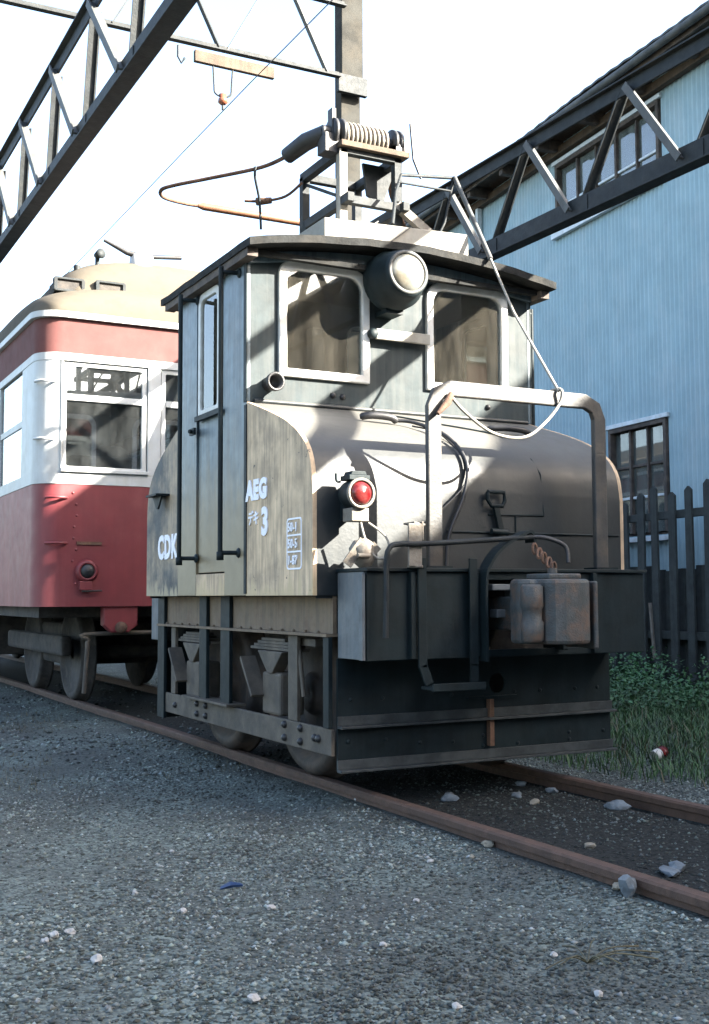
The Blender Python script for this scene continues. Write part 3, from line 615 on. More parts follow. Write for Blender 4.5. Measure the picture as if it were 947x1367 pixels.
# bracket bar between the windows, horn, small fittings
nb_ = MB().box((-.17, CF-.055, 2.395), (.185, CF-.035, 2.455)).build('plate_holder', M_pale, LO, .004)
b = MB(); b.lathe((-.185, CF-.02, 2.425), (0, -1, 0), [(0, .03), (.03, .03), (.04, .02), (.04, 0)], 12); b.build('knob', M_black, nb_)
for x in (-.1, .1): MB().box((x, CF-.036, 2.41), (x+.03, CF+.004, 2.44)).build('stud', M_black, nb_)
MB().lathe((-.81, CF+.01, 2.09), (0, -1, 0), [(0, .04), (.06, .04), (.08, .05), (.11, .052), (.112, .04), (.06, .033), (.05, 0)], 20).build('whistle_port', M_rub, LO)
b = MB()
for x, z in ((-.42, 2.06), (-.36, 2.055), (.62, 2.07)): b = MB(); dome(b, (x, CF+.004, z), (0, -1, 0), .018, .02); b.build('bolt', M_rub, LO)
# cover strip where hood meets cab
MB().tube([(-.9, CF-.012, 1.992), (.9, CF-.012, 1.992)], .012, 8).build('hood_bead', M_hood, LO)
# hood fittings
def onhood(x, z, lift=.0):
    y = hood_y(z); return Vector((x, y-lift, z+lift*.5))
def hpt(x, y, lift=0.): return Vector((x, y-lift*.4, (hood_z(y) or 1.4)+lift))
b = MB(); b.tube(smooth_path([hpt(-.46, 5.22, .02), hpt(-.4, 5.2, .035), hpt(-.3, 5.18, .035), hpt(-.26, 5.18, .015)], 4), [.012]+[.02]*11+[.012], 8); b.build('hose_fitting', M_rub, LO)
b = MB(); b.tube(smooth_path([hpt(-.28, 5.18, .02), hpt(-.19, 5.12, .03), hpt(-.1, 4.95, .03), (-.07, 4.80, 1.62), (-.11, 4.765, 1.45), (-.2, 4.765, 1.25), (-.22, 4.765, 1.08)], 6), .010, 8); b.build('cable', M_rub, LO)
b = MB(); b.tube(smooth_path([hpt(-.2, 5.12, .012), hpt(-.1, 5.0, .015), (-.06, 4.82, 1.62), (-.1, 4.772, 1.5), (-.28, 4.772, 1.34), (-.4, 4.772, 1.25)], 6), .005, 6); b.build('cable', M_rub, LO)
b = MB(); b.tube(smooth_path([hpt(.33, 5.2, .015), hpt(.42, 5.16, .03), hpt(.52, 5.14, .03), hpt(.58, 5.14, .012)], 4), [.01]+[.018]*11+[.01], 8); b.build('hose_fitting', M_rub, LO)
b = MB(); b.tube([hpt(-.2+.52*t+.02*math.sin(t*9), 5.52-.42*t, .004) for t in np.linspace(0, 1, 10)]+[Vector((.38, 4.86, 1.662)), Vector((.4, 4.81, 1.58)), Vector((.4, 4.787, 1.36)), Vector((.05, 4.787, 1.355))], .005, 6)
b.tube([(.22, 4.787, 1.355), (.22, 4.787, 1.27)], .005, 6); b.tube([(-.2, 4.787, 1.265), (.9, 4.787, 1.265)], .006, 6); b.build('panel_seam', M_black, LO)
b = MB(); b.tube([(.03, 4.76, 1.47), (.13, 4.76, 1.47), (.135, 4.76, 1.43), (.12, 4.76, 1.4), (.05, 4.76, 1.4), (.03, 4.76, 1.43), (.03, 4.76, 1.47)], .011, 8)
b.bar((.08, 4.765, 1.4), (.11, 4.765, 1.28), .03, .02, (0, 1, 0)); b.tube([(.05, 4.76, 1.27), (.15, 4.76, 1.265)], .016, 8); b.build('hood_latch', M_black, LO)
# marker lamp
LX = -.775; LS = .78; LZ = 1.42
ml = MB(); ml.lathe((LX, 4.72, 1.45), (0, -1, 0), [(0, 0), (0, .085), (.1, .09), (.12, .085), (.135, .09), (.14, .075), (.12, .07)], 24); ml.box((LX-.07, 4.6, 1.53), (LX+.07, 4.72, 1.56)); ml.prism([(LX-.055, 1.56), (LX+.055, 1.56), (LX+.045, 1.585), (LX-.045, 1.585)], XZ(4.61), 0, .1)
ml = ml.build('marker_lamp', M_black, LO, .003)
MB().lathe((LX, 4.588, 1.45), (0, -1, 0), [(0, .07), (.015, .064), (.03, .04), (.037, 0)], 24).build('lens', M_redlens, ml)
MB().lathe((LX, 4.6, 1.45), (0, -1, 0), [(0, .09), (.022, .092), (.024, .078), (.01, .072)], 24).build('rim', M_tanmetal, ml)
MB().box((LX-.055, 4.60, 1.285), (LX+.06, 4.72, 1.365)).build('battery_box', M_tanmetal, ml, .004)
MB().box((LX-.03, 4.72, 1.3), (LX+.03, 4.788, 1.5)).build('mount', M_black, ml)
b = MB(); b.tube(smooth_path([(LX-.1, 4.66, 1.52), (LX-.125, 4.66, 1.525), (LX-.13, 4.66, 1.57)], 4), .008, 6); b.build('hook', M_black, ml)
for o_ in [ml]+list(ml.children):                                     # lamp is modelled oversize, brought to scale here
    for v in o_.data.vertices:
        p_ = v.co+Vector((0, 6.1, 0)); v.co = Vector((LX+(p_.x-LX)*LS, 4.72+(p_.y-4.72)*LS if p_.y < 4.72 else p_.y, LZ+(p_.z-1.45)*LS))-Vector((0, 6.1, 0))
LX = -.70
b = MB(); b.lathe((LX-.05, 4.62, 1.08), (-.25, 0, 1), [(0, .03), (.03, .05), (.1, .06), (.13, .03), (.13, 0)], 16); b.build('socket', M_tanmetal, LO)
b = MB(); b.tube(smooth_path([(LX-.07, 4.63, 1.285), (LX-.06, 4.6, 1.2), (LX-.02, 4.57, 1.12), (LX+.05, 4.58, 1.14), (LX+.04, 4.59, 1.22), (LX-.03, 4.63, 1.285)], 4), .006, 6); b.build('cable', M_pale, LO)
b = MB(); b.bar((-.86, 4.6, 1.09), (-.78, 4.58, 1.2), .05, .008, (0, 1, 0)); b.bar((-.79, 4.62, 1.09), (-.71, 4.58, 1.18), .05, .008, (0, 1, 0)); b.tube([(-.82, 4.57, 1.13), (-.76, 4.57, 1.13)], .012, 8); b.build('lamp_iron', M_tanmetal, LO)
# handrail hoop over the hood
HX0, HX1, HY, HT = -.415, .585, 4.56, 1.935
b = MB(); W2 = .038
path = [(HX0, HY, 1.075), (HX0, HY, HT-.09), (HX0+.025, HY, HT-.03), (HX0+.09, HY, HT), (HX1-.09, HY, HT), (HX1-.025, HY, HT-.03), (HX1, HY, HT-.09), (HX1, HY, 1.5), (HX1+.0, HY, 1.075)]
P = [Vector(p) for p in path]; vs = []
for i, p in enumerate(P):
    d = (P[min(i+1, len(P)-1)]-P[max(i-1, 0)]).normalized(); nrm = Vector((d.z, 0, -d.x))
    vs += [p+nrm*W2+Vector((0, -.016, 0)), p-nrm*W2+Vector((0, -.016, 0)), p-nrm*W2+Vector((0, .016, 0)), p+nrm*W2+Vector((0, .016, 0))]
b.add(vs, [(4*i+k, 4*i+(k+1) % 4, 4*i+4+(k+1) % 4, 4*i+4+k) for i in range(len(P)-1) for k in range(4)]); b.add(vs[:4], [(0, 1, 2, 3)]); b.add(vs[-4:], [(0, 1, 2, 3)])
hoop = b.build('handrail', M_frame if False else mat('worn hoop steel', (.025, .026, .026), .55, 0, .3, 10, ((.07, .057, .042), .7, 7.), None, .2, 80.), LO, .006)
for x in (HX0, HX1): MB().box((x-.07, HY-.05, 1.072), (x+.07, HY+.05, 1.085)).build('foot', M_black, hoop)
# bumper beam
b = MB().plate([[(-.812, .655), (.812, .655), (.812, 1.055), (-.812, 1.055)], rrect(-.17, .40, .69, 1.02)], XZ(4.5), 0, .02)
b.build('bumper_plate', M_black, LO, .003)
MB().box((-.82, 4.48, 1.057), (.82, 4.789, 1.074)).build('deck', M_black, LO, .003)
MB().box((-.81, 4.522, .657), (.81, 4.778, .672)).build('bumper_bottom', M_black, LO)
for x0 in (-.815, .797):
    MB().box((x0, 4.523, .658), (x0+.018, 4.779, 1.056)).build('bumper_end', M_dusty, LO, .002)
MB().box((-.835, 4.5, .658), (-.819, 4.535, 1.05)).build('bumper_flange', M_dusty, LO, .002)
MB().box((-.79, 4.74, .674), (.79, 4.76, 1.05)).build('bumper_back', M_dark, LO)
for x in (-.585, -.235, .47): MB().box((x-.012, 4.47, .66), (x+.012, 4.499, 1.056)).build('bumper_rib', M_black, LO, .002)
for x, y in ((-.82, 4.6),): pass
# step stirrup
b = MB()
for x, dx in ((-.545, .0), (-.265, .0)):
    b.box((x-.022, 4.455, .62), (x+.022, 4.467, 1.12)); b.bar((x, 4.461, .63), (x+(.035 if x < -.4 else -.0), 4.461, .545), .012, .044, (1, 0, 0))
b.box((-.53, 4.40, .52), (-.245, 4.50, .535)); b.box((-.53, 4.395, .515), (-.245, 4.405, .55)); b.build('step', M_dusty if False else M_black, LO, .002)
# uncoupling lever, bracket and curved arm
b = MB(); b.tube(smooth_path([(-.755, 4.43, .76), (-.75, 4.43, .95), (-.748, 4.43, 1.1), (-.735, 4.43, 1.155), (-.69, 4.43, 1.178), (-.5, 4.43, 1.185), (.06, 4.43, 1.225)], 6), .0125, 10); b.build('uncoupling_lever', M_steel, LO)
b = MB(); b.box((-.625, 4.44, 1.08), (-.555, 4.452, 1.275)); b.box((-.555, 4.44, 1.2), (-.545, 4.56, 1.285)); b.bar((-.59, 4.5, 1.28), (-.53, 4.5, 1.27), .1, .01); b.bar((-.59, 4.446, 1.08), (-.52, 4.55, 1.075), .07, .012); b.build('lever_bracket', M_tanmetal, LO, .003)
cp = smooth_path([(-.215, 4.42, .64), (-.215, 4.42, 1.0), (-.19, 4.42, 1.09), (-.12, 4.42, 1.17), (-.02, 4.42, 1.225), (.05, 4.42, 1.25), (.07, 4.42, 1.2)], 5)
b = MB(); vs = []
for i, p in enumerate(cp):
    d = (cp[min(i+1, len(cp)-1)]-cp[max(i-1, 0)]).normalized(); n_ = Vector((d.z, 0, -d.x))*.007
    vs += [p+n_, p-n_, p-n_+Vector((0, .075, 0)), p+n_+Vector((0, .075, 0))]
b.add(vs, [(4*i+k, 4*i+(k+1) % 4, 4*i+4+(k+1) % 4, 4*i+4+k) for i in range(len(cp)-1) for k in range(4)]); b.build('guard_arm', M_black, LO)
# coupler
cpl = MB(); CYF = 4.08
outl = [(-.09, 4.36), (-.16, 4.32), (-.17, 4.24), (-.13, 4.2), (-.1, 4.2), (-.1, 4.13), (-.075, 4.09), (-.03, CYF-.01), (.05, CYF-.015), (.11, CYF), (.135, 4.11), (.14, 4.2), (.18, 4.24), (.185, 4.32), (.15, 4.38), (.08, 4.42), (-.05, 4.42)]
cpl.prism(outl, lambda u, v, t: (u, v, t), .725, 1.02)
cpl = cpl.build('coupler', M_coupler, LO, .018)
MB().box((-.07, 4.38, .78), (.07, 4.75, .94)).build('shank', M_coupler, cpl, .01)
b = MB(); b.lathe((-.145, 4.17, .735), (0, 0, 1), [(0, 0), (0, .04), (.01, .05), (.09, .052), (.1, .045), (.15, .045), (.16, .052), (.25, .05), (.26, .04), (.26, 0)], 18); b.build('knuckle', M_coupler, cpl)
MB().prism([(.15, 4.1), (.17, 4.09), (.245, 4.3), (.24, 4.4), (.215, 4.4), (.215, 4.3)], lambda u, v, t: (u, v, t), .70, 1.01).build('guard_arm', M_coupler, cpl, .008)
MB().tube(smooth_path([(.06, 4.43, 1.225), (.12, 4.4, 1.22), (.2, 4.36, 1.18), (.2, 4.34, 1.1)], 5), .011, 8).build('lift_chain', M_rub, cpl)
b = MB(); b.prism([(-.08, 4.3), (-.07, 4.14), (.1, 4.12), (.12, 4.3), (0, 4.36)], lambda u, v, t: (u, v, t), 1.019, 1.045); b.tube([(-.02, 4.18, 1.04), (-.02, 4.18, 1.07)], .022, 10); b.build('lock_cap', M_coupler, cpl, .008)
b = MB()
for j in range(5):
    c = Vector((.02-.012*j, 4.22+.02*j, 1.075+.022*j)); t0 = j % 2
    b.tube([c+Vector((.012*math.cos(t)+.012*t0*math.sin(t), .012*math.sin(t)*t0, .024*math.sin(t))) for t in np.linspace(0, 2*PI, 11)], .007, 6)
b.build('chain', M_rust, cpl)
MB().box((.24, 4.44, .68), (.27, 4.6, 1.03)).build('guide_plate', M_black, LO, .004)
b = MB(); b.box((-.15, 4.47, .97), (-.02, 4.56, 1.0)); b.box((-.02, 4.47, .86), (.0, 4.56, 1.0)); b.box((-.12, 4.48, .84), (-.02, 4.54, .88)); b.build('buffer_casting', M_dusty, LO, .005)
# plough plate with two angle ledges
MB().plate([[(-.815, .135), (.815, .135), (.815, .654), (-.815, .654)], circ(.09, .505, .05, 14)], XZ(4.783), 0, .014).build('plough_plate', M_black, LO)
for z_, dp in ((.33, .05), (.128, .045)): 
    b = MB(); b.box((-.82, 4.782-dp, z_), (.82, 4.781, z_+.012)); b.box((-.82, 4.771, z_+.012), (.82, 4.781, z_+.055)); b.build('plough_ledge', mat('ledge steel', (.02, .026, .028), .6, 0, .3, 9, ((.045, .05, .05), .6, 9.), None, .2), LO, .002)
b = MB()
for x in np.linspace(-.75, .75, 9):
    for z_ in (.2, .25+.02*math.sin(x*7), .46): 
        if random.random() < .7: dome(b, (x+random.uniform(-.03, .03), 4.782, z_), (0, -1, 0), .011, .008)
kind(b.build('rivets', M_black, LO), 'stuff')
MB().box((.02, 4.75, .2), (.045, 4.781, .43)).build('plough_bracket', M_rust, LO); MB().box((-.1, 4.765, .43), (.2, 4.781, .445)).build('plough_bracket', M_black, LO)
# underframe sides
for sx in (-1, 1):
    X = .82*sx
    b = MB(); b.box((X-.01, 4.8, .77), (X+.01, 7.32, .945)); b.box((X-.045*1, 4.8, .755), (X+.045, 7.32, .769)); b.build('side_sill', M_rustbeam, LO)
    b = MB()
    for y in np.arange(4.95, 7.3, .14): dome(b, (X+.045*sx-.03*sx, y, .77), (0, 0, 1), .012, .012)
    kind(b.build('rivets', M_rustbeam, LO), 'stuff')
    MB().box((X-.02, 4.8, .2), (X+.0, 7.3, .325)).build('lower_bar', M_frame, LO, .004)
    for y0, y1, z0, z1, mm in ((7.2, 7.33, .16, .95, M_black), (6.42, 6.54, .33, .95, M_black), (6.05, 6.19, .33, .955, M_black), (5.18, 5.29, .327, .75, M_frame), (4.80, 4.86, .33, .755, M_black), (7.02, 7.1, .327, .75, M_frame)):
        MB().box((X-.034 if mm is M_black else X-.018, y0, z0), (X-.012 if mm is M_black else X+.002, y1, z1)).build('pedestal', mm, LO, .003)
    b = MB()
    for y, z in ((6.6, .24), (6.6, .3), (6.45, .24), (6.45, .3), (5.32, .235), (5.32, .3), (5.13, .235), (5.13, .3), (4.97, .27), (4.93, .27), (7.0, .26)): dome(b, (X-.021 if sx < 0 else X+.001, y, z), (sx, 0, 0), .02, .02)
    kind(b.build('bolts', M_rub, LO), 'stuff')
    MB().box((X-.07, 6.0, .33), (X+.05, 6.75, .345)).build('foot_board', M_frame, LO, .003)
    b = MB(); b.box((X+.02*1 if sx < 0 else X-.08, 5.05, .70), (X+.08 if sx < 0 else X-.02, 5.25, .735)); b.build('hanger_plate', M_frame, LO)
    b = MB(); b.tube([(X, 5.2, .72), (X-.0, 5.14, .45)], .012, 6); b.build('brake_rod', M_frame, LO)
    for yc in (5.52, 6.72):
        wx = .545*sx
        w_ = MB().lathe((wx+.075*sx, yc, .43), (-sx, 0, 0), [(.02, 0), (.0, .09), (.02, .11), (.045, .12), (.04, .33), (.0, .36), (.0, .405), (.03, .428), (.1, .43), (.105, .455), (.13, .455), (.135, .36), (.09, .3), (.09, 0)], 40).build('wheel', mat('wheel steel', (.04, .032, .026), .7, 0, .3, 8, ((.07, .042, .026), .6, 8.), None, .2), LO)
        ab = MB(); ab.box((X-.01 if sx < 0 else X-.13, yc-.12, .33), (X+.13 if sx < 0 else X+.01, yc+.12, .55)); ab = ab.build('axle_box', M_frame, LO, .015)
        MB().prism([(yc-.16, .66), (yc+.16, .66), (yc+.03, .545), (yc-.03, .545)], YZ(X-.02 if sx < 0 else X-.05), 0, .07).build('spring_seat', M_frame, LO, .005)
        b = MB()
        for i, hw in enumerate((.3, .25, .2, .15)): b.box((X-.0 if sx < 0 else X-.07, yc-hw, .665+i*.016), (X+.07 if sx < 0 else X+.0, yc+hw, .679+i*.016))
        b.build('leaf_spring', M_frame, LO)
        MB().bar((X-.035, yc+.1, .42), (X-.035, yc+.26, .62), .02, .09, (1, 0, 0)).build('brake_hanger', M_frame, LO, .003)
        if sx < 0: MB().tube([(-.5, yc, .43), (.5, yc, .43)], .06, 12).build('axle', M_dark, LO)
MB().box((-.5, 5.0, .35), (.5, 7.1, .93)).build('motor_block', M_dark, LO, .03)
MB().box((-.79, 4.8, .935), (.79, 7.3, .952)).build('floor_plate', M_dark, LO)
# rear bumper
MB().box((-.81, 7.34, .655), (.81, 7.6, 1.05)).build('bumper_plate', M_dusty, LO, .004)
MB().box((-.81, 7.33, .15), (.81, 7.345, .654)).build('plough_plate', M_black, LO)
# small lamp bracket on the side
b = MB(); b.box((-1.03, 6.85, 1.58), (-.941, 7.06, 1.592)); b.prism([(6.87, 1.58), (7.04, 1.58), (6.97, 1.5), (6.94, 1.5)], YZ(-.99), 0, .012); b.build('lamp_shelf', M_black, LO)
# lettering on the lit side
UY, UZ = (0, -1, 0), (0, 0, 1)
text_mesh('AEG', .135, 'lettering', M_letter, LO, (-.943, 5.585, 1.455), (0, -1, 0), UZ, .009, .98)
text_mesh('デキ', .078, 'lettering', M_letter, LO, (-.943, 5.56, 1.325), (0, -1, 0), UZ, .002, .85)
text_mesh('3', .19, 'lettering', M_letter, LO, (-.943, 5.385, 1.265), (0, -1, 0), UZ, .009, .9)
text_mesh('CDK', .2, 'lettering', M_letter, LO, (-.943, 7.06, 1.19), (0, -1, 0), UZ, .009, .82)
b = MB(); b.plate([rrect(-5.075, -4.905, 1.075, 1.325, .02, .02, .02, .02, 3), rrect(-5.067, -4.913, 1.083, 1.232-.075, .015, .015, 0, 0, 3), rrect(-5.067, -4.913, 1.165, 1.237), rrect(-5.067, -4.913, 1.245, 1.317, 0, 0, .015, .015, 3)], lambda u, v, t: (-.943+t, -u, v), 0, .003); b.build('lettering_panel', M_letter, LO)
for s_, z_ in (('50-1', 1.26), ('50-5', 1.18), ('1-87', 1.1)): text_mesh(s_, .062, 'lettering', M_letter, LO, (-.943, 5.058, z_), (0, -1, 0), UZ, .0015, .85)
# current collector on the roof
CO = MB(); FX, FY0, FY1, FZ0, FZ1 = .19, 5.93, 6.45, 3.30, 3.62
for x in (-FX, FX):
    CO.bar((x, FY0-.02, FZ1), (x, FY1+.02, FZ1), .05, .055); CO.bar((x, FY0-.12, FZ0), (x, FY1, FZ0), .045, .055)
for y in (FY0, FY1): CO.bar((-FX-.02, y, FZ1+.003), (FX+.02, y, FZ1+.003), .05, .05); CO.bar((-FX, y-.05, FZ0+.003), (FX, y-.05, FZ0+.003), .045, .05)
CO = CO.build('collector_frame', M_steel, LO, .003)
for x in (-FX, FX):
    for y in (FY0, FY1):
        MB().bar((x, y, 3.05), (x, y, FZ1), .05, .05).build('post', M_pale if (x < 0 and y == FY0) else M_steel, CO)  # front left post made pale to stand for the light on it
MB().bar((-FX, FY1-.05, FZ0), (-FX-.04, FY1+.1, 3.05), .045, .045).build('brace', M_steel, CO)
MB().bar((FX-.03, FY0-.05, FZ0+.02), (.42, FY0-.1, 3.12), .05, .05).build('brace', M_tanmetal, CO)
MB().bar((-FX, FY0, FZ0+.03), (-FX, FY1, FZ1-.04), .012, .02).build('brace', M_steel, CO)
MB().box((-.22, 5.87, 3.63), (.25, 6.0, 3.665)).build('top_board', M_wood, CO, .003)
MB().prism([(.02, 3.62), (.25, 3.62), (.16, 3.38), (.05, 3.42)], XZ(6.05), 0, .02).build('web_plate', M_steel, CO)
b = MB(); N_ = 10; b.tube([(-.17+.30*t/(N_*16), 5.98+.07*math.cos(2*PI*t/16), 3.74+.07*math.sin(2*PI*t/16)) for t in range(N_*16+1)], .0125, 6); b.build('coil_spring', M_tanmetal, CO)
MB().tube([(-.3, 5.98, 3.74), (.27, 5.98, 3.74)], .034, 12).build('shaft', M_rub, CO)
b = MB()
for x in (-.24, -.19, .17, .205): MB().lathe((x, 5.98, 3.74), (1, 0, 0), [(0, 0), (0, .09), (.02, .09), (.02, 0)], 16).build('flange', M_rub, CO)
b.box((-.3, 5.93, 3.60), (-.2, 6.04, 3.72)); b.box((-.25, 5.94, 3.721), (-.22, 6.0, 3.88)); b.build('bearing', M_rub, CO, .004); MB().box((.17, 5.9, 3.67), (.27, 6.0, 3.72)).build('bearing', M_rub, CO, .004)
b = MB(); b.tube([(-.26, 6.0, 3.74), (-.33, 6.14, 3.72), (-.38, 6.3, 3.68)], [.05, .055, .05], 12); b.build('arm_cylinder', M_rub, CO)
arm = smooth_path([(-.38, 6.3, 3.68), (-.47, 6.5, 3.66), (-.7, 6.8, 3.65), (-.87, 7.0, 3.64), (-.93, 7.1, 3.63), (-.88, 7.2, 3.62), (-.72, 7.25, 3.62), (-.6, 7.25, 3.62)], 6)
MB().tube(arm, .013, 8).build('bow', M_rust, CO)
MB().tube([(.38, 6.3, 3.68)]+[(-p.x, p.y, p.z) for p in arm[1:]], .013, 8).build('bow', M_rust, CO)
MB().tube([(.2, 6.0, 3.74), (.38, 6.3, 3.68)], .03, 10).build('arm_cylinder', M_rub, CO)
b = MB(); b.tube([(-.62, 7.25, 3.62), (-.58, 7.25, 3.62), (.58, 7.25, 3.62), (.62, 7.25, 3.62)], [.014, .026, .026, .014], 10); b.build('contact_bar', M_copper, CO)
MB().tube(smooth_path([(-.5, 6.52, 3.665), (-.5, 6.53, 3.6), (-.44, 6.6, 3.48), (-.42, 6.62, 3.3)], 5), .009, 6).build('stay', M_steel, CO)
b = MB(); b.tube(smooth_path([(-.24, 6.38, 3.56), (-.3, 6.5, 3.5), (-.4, 6.62, 3.49), (-.5, 6.7, 3.5)], 5), .009, 6); b.lathe((-.4, 6.62, 3.49), (-.7, .6, 0), [(-.05, 0), (-.05, .02), (.05, .026), (.05, 0)], 10); b.build('pull_rod', M_rust, CO)
b = MB(); b.tube([(.25, 5.86, 3.84), (.27, 5.86, 3.62), (.31, 5.84, 3.5)], .008, 6); b.tube([(.27, 5.95, 3.7), (.24, 5.95, 3.8)], .01, 6); b.build('horn_wire', M_rub, CO)
b = MB(); b.tube([(-.02, 5.62, 3.1), (.08, 5.75, 3.35), (.17, 5.84, 3.5), (.55, 5.84, 3.545)], .011, 6); b.tube([(.12, 5.79, 3.43), (.5, 5.8, 3.44)], .007, 6); b.tube([(.55, 5.84, 3.545), (.48, 5.84, 3.25), (.4, 5.84, 3.1)], .009, 6); b.build('rope_bracket', M_steel, CO)
MB().tube(smooth_path([(.55, 5.83, 3.545), (.515, 5.45, 2.99), (.5, 5.38, 2.9)], 4), .014, 8).build('rope_pole', M_steelL, CO)
MB().tube([(.5, 5.38, 2.9), (.42, 5.05, 2.5), (.31, 4.53, 1.97)], .008, 6).build('rope', M_rope, CO)
MB().tube(smooth_path([(-.34, 4.53, 1.90), (-.26, 4.52, 1.82), (-.1, 4.52, 1.73), (.08, 4.52, 1.72), (.2, 4.52, 1.79), (.31, 4.53, 1.9), (.32, 4.52, 1.975), (.3, 4.58, 1.98)], 6), .008, 6).build('rope', M_rope, CO)
b = MB(); b.tube([(-.33, 4.53, 1.905), (-.36, 4.52, 1.86), (-.42, 4.51, 1.80)], [.014, .02, .01], 8); b.build('rope_knot', M_rust, CO)

# ================================================================== RED RAILCAR standing behind
RC = thing('railcar', 'red and white railcar with a cream roof standing behind the locomotive', 'railcar', (0, 14.5, 0))
CY0, CY1, CW = 9.0, 20.0, 1.3; RAD = .2
def outline(inset=0., y1=CY1, n=8):
    w_ = CW-inset; y0 = CY0+inset; r = RAD-inset*.5
    pts = [(-w_, y1)]+[(-w_+r-r*math.cos(a), y0+r-r*math.sin(a)) for a in np.linspace(0, PI/2, n)]+[(w_-r+r*math.sin(a), y0+r-r*math.cos(a)) for a in np.linspace(0, PI/2, n)]+[(w_, y1)]
    return pts
def band(nm, m, z0, z1, inset=0., th=.03, bev=0):
    o_ = outline(inset); i_ = outline(inset+th); b = MB(); n = len(o_)
    vs = [(x, y, z) for z in (z0, z1) for x, y in o_]+[(x, y, z) for z in (z0, z1) for x, y in i_]
    b.add(vs, [(i, i+1, n+i+1, n+i) for i in range(n-1)]+[(2*n+i+1, 2*n+i, 3*n+i, 3*n+i+1) for i in range(n-1)], True)
    b.add(vs, [(i+1, i, 2*n+i, 2*n+i+1) for i in range(n-1)]+[(n+i, n+i+1, 3*n+i+1, 3*n+i) for i in range(n-1)])
    return b.build(nm, m, RC)
ZR0, ZR1, ZW1, ZP1 = .87, 1.84, 2.89, 3.17
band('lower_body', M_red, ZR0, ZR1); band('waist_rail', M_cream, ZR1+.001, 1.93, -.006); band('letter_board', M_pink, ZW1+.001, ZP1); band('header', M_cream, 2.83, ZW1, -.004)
band('gutter', M_cream, ZP1+.001, ZP1+.05, -.035, .06)
MB().box((-1.25, CY1-.03, ZR0), (1.25, CY1, ZP1)).build('rear_wall', M_red, RC)
# window band: front posts, corners, side posts
FWX = [(-1.11, -.41), (-.29, .29), (.41, 1.11)]
ou = outline(0); inn = outline(.03)
for sg in (-1, 1):
    b = MB(); n = 8; idx = list(range(0, 10)) if sg < 0 else list(range(len(ou)-10, len(ou)))
    seg = [p for p in (ou[1:9] if sg < 0 else ou[9:17])]; seg = ([(-CW, CY0+.45)]+seg+[(-1.115, CY0)]) if sg < 0 else ([(1.115, CY0)]+seg+[(CW, CY0+.45)])
    inn_ = [(x*.975, y+.03 if y < CY0+.1 else y) for x, y in seg]; k = len(seg)
    vs = [(x, y, z) for z in (1.931, 2.829) for x, y in seg]+[(x, y, z) for z in (1.931, 2.829) for x, y in inn_]
    b.add(vs, [(i, i+1, k+i+1, k+i) for i in range(k-1)]+[(2*k+i+1, 2*k+i, 3*k+i, 3*k+i+1) for i in range(k-1)], True); b.add(vs, [(0, k, 3*k, 2*k), (k-1, 3*k-1, 4*k-1, 2*k-1)]); b.build('corner_post', M_cream, RC)
for x0, x1 in ((-.405, -.295), (.295, .405)): MB().box((x0, CY0, 1.931), (x1, CY0+.05, 2.829)).build('window_post', M_cream, RC, .006)
for i, (x0, x1) in enumerate(FWX):
    fr = MB().plate([rrect(x0+.002, x1-.002, 1.933, 2.827), rrect(x0+.04, x1-.04, 1.985, 2.79, .015, .015, .015, .015, 3)], XZ(CY0+.015), 0, .035).build('window', M_cream, RC, .004)
    MB().box((x0+.042, CY0+.018, 2.515), (x1-.042, CY0+.045, 2.565)).build('sash_bar', M_cream, fr, .003)
    MB().box((x0+.035, CY0+.03, 2.566), (x1-.035, CY0+.034, 2.8)).build('pane', M_glassc, fr); MB().box((x0+.035, CY0+.036, 1.975), (x1-.035, CY0+.04, 2.514)).build('pane', M_glassc, fr)
    MB().box((x0-.01, CY0-.03, 1.935), (x1+.01, CY0+.012, 1.965)).build('sill', M_cream, fr, .005)
for sg in (-1, 1):
    y = CY0+.452; j = 0
    while y < CY1-1.2:
        MB().box((sg*(CW-.03), y+.001, 1.931), (sg*CW, y+.14, 2.829)).build('side_post', M_cream, RC)
        if j != 1:
            MB().box((sg*(CW-.022), y+.14, 1.94), (sg*(CW-.018), y+1.09, 2.82)).build('pane', M_glassc, RC)
            MB().box((sg*(CW-.03), y+.145, 2.36), (sg*(CW-.008), y+1.085, 2.41)).build('sash_bar', M_cream, RC)
        else: MB().box((sg*(CW-.028), y+.142, 1.931), (sg*(CW-.012), y+1.09, 2.829)).build('door', M_cream, RC)
        y += 1.09; j += 1
    MB().box((sg*(CW-.03), y+.001, 1.931), (sg*CW, CY1-.031, 2.829)).build('side_post', M_cream, RC)
MB().box((-1.2, CY0+.1, 1.0), (1.2, CY1-.1, 1.05)).build('floor', M_dark, RC)
MB().box((-1.24, CY0+1.3, 1.05), (-.35, CY0+1.34, 3.1)).build('bulkhead', M_cream, RC); MB().box((.35, CY0+1.3, 1.05), (1.24, CY0+1.34, 3.1)).build('bulkhead', M_cream, RC)
MB().box((-1.0, CY0+.18, 1.05), (-.3, CY0+.45, 2.1)).build('driver_desk', M_dark, RC, .03)
b = MB(); b.lathe((-.62, CY0+.34, 2.1), (0, 0, 1), [(0, .16), (.06, .15), (.1, .09), (.11, 0)], 16); b.build('controller', M_rub, RC)
MB().box((-1.25, CY0+.1, 3.1), (1.25, CY1-.1, 3.12)).build('ceiling', M_cream, RC)
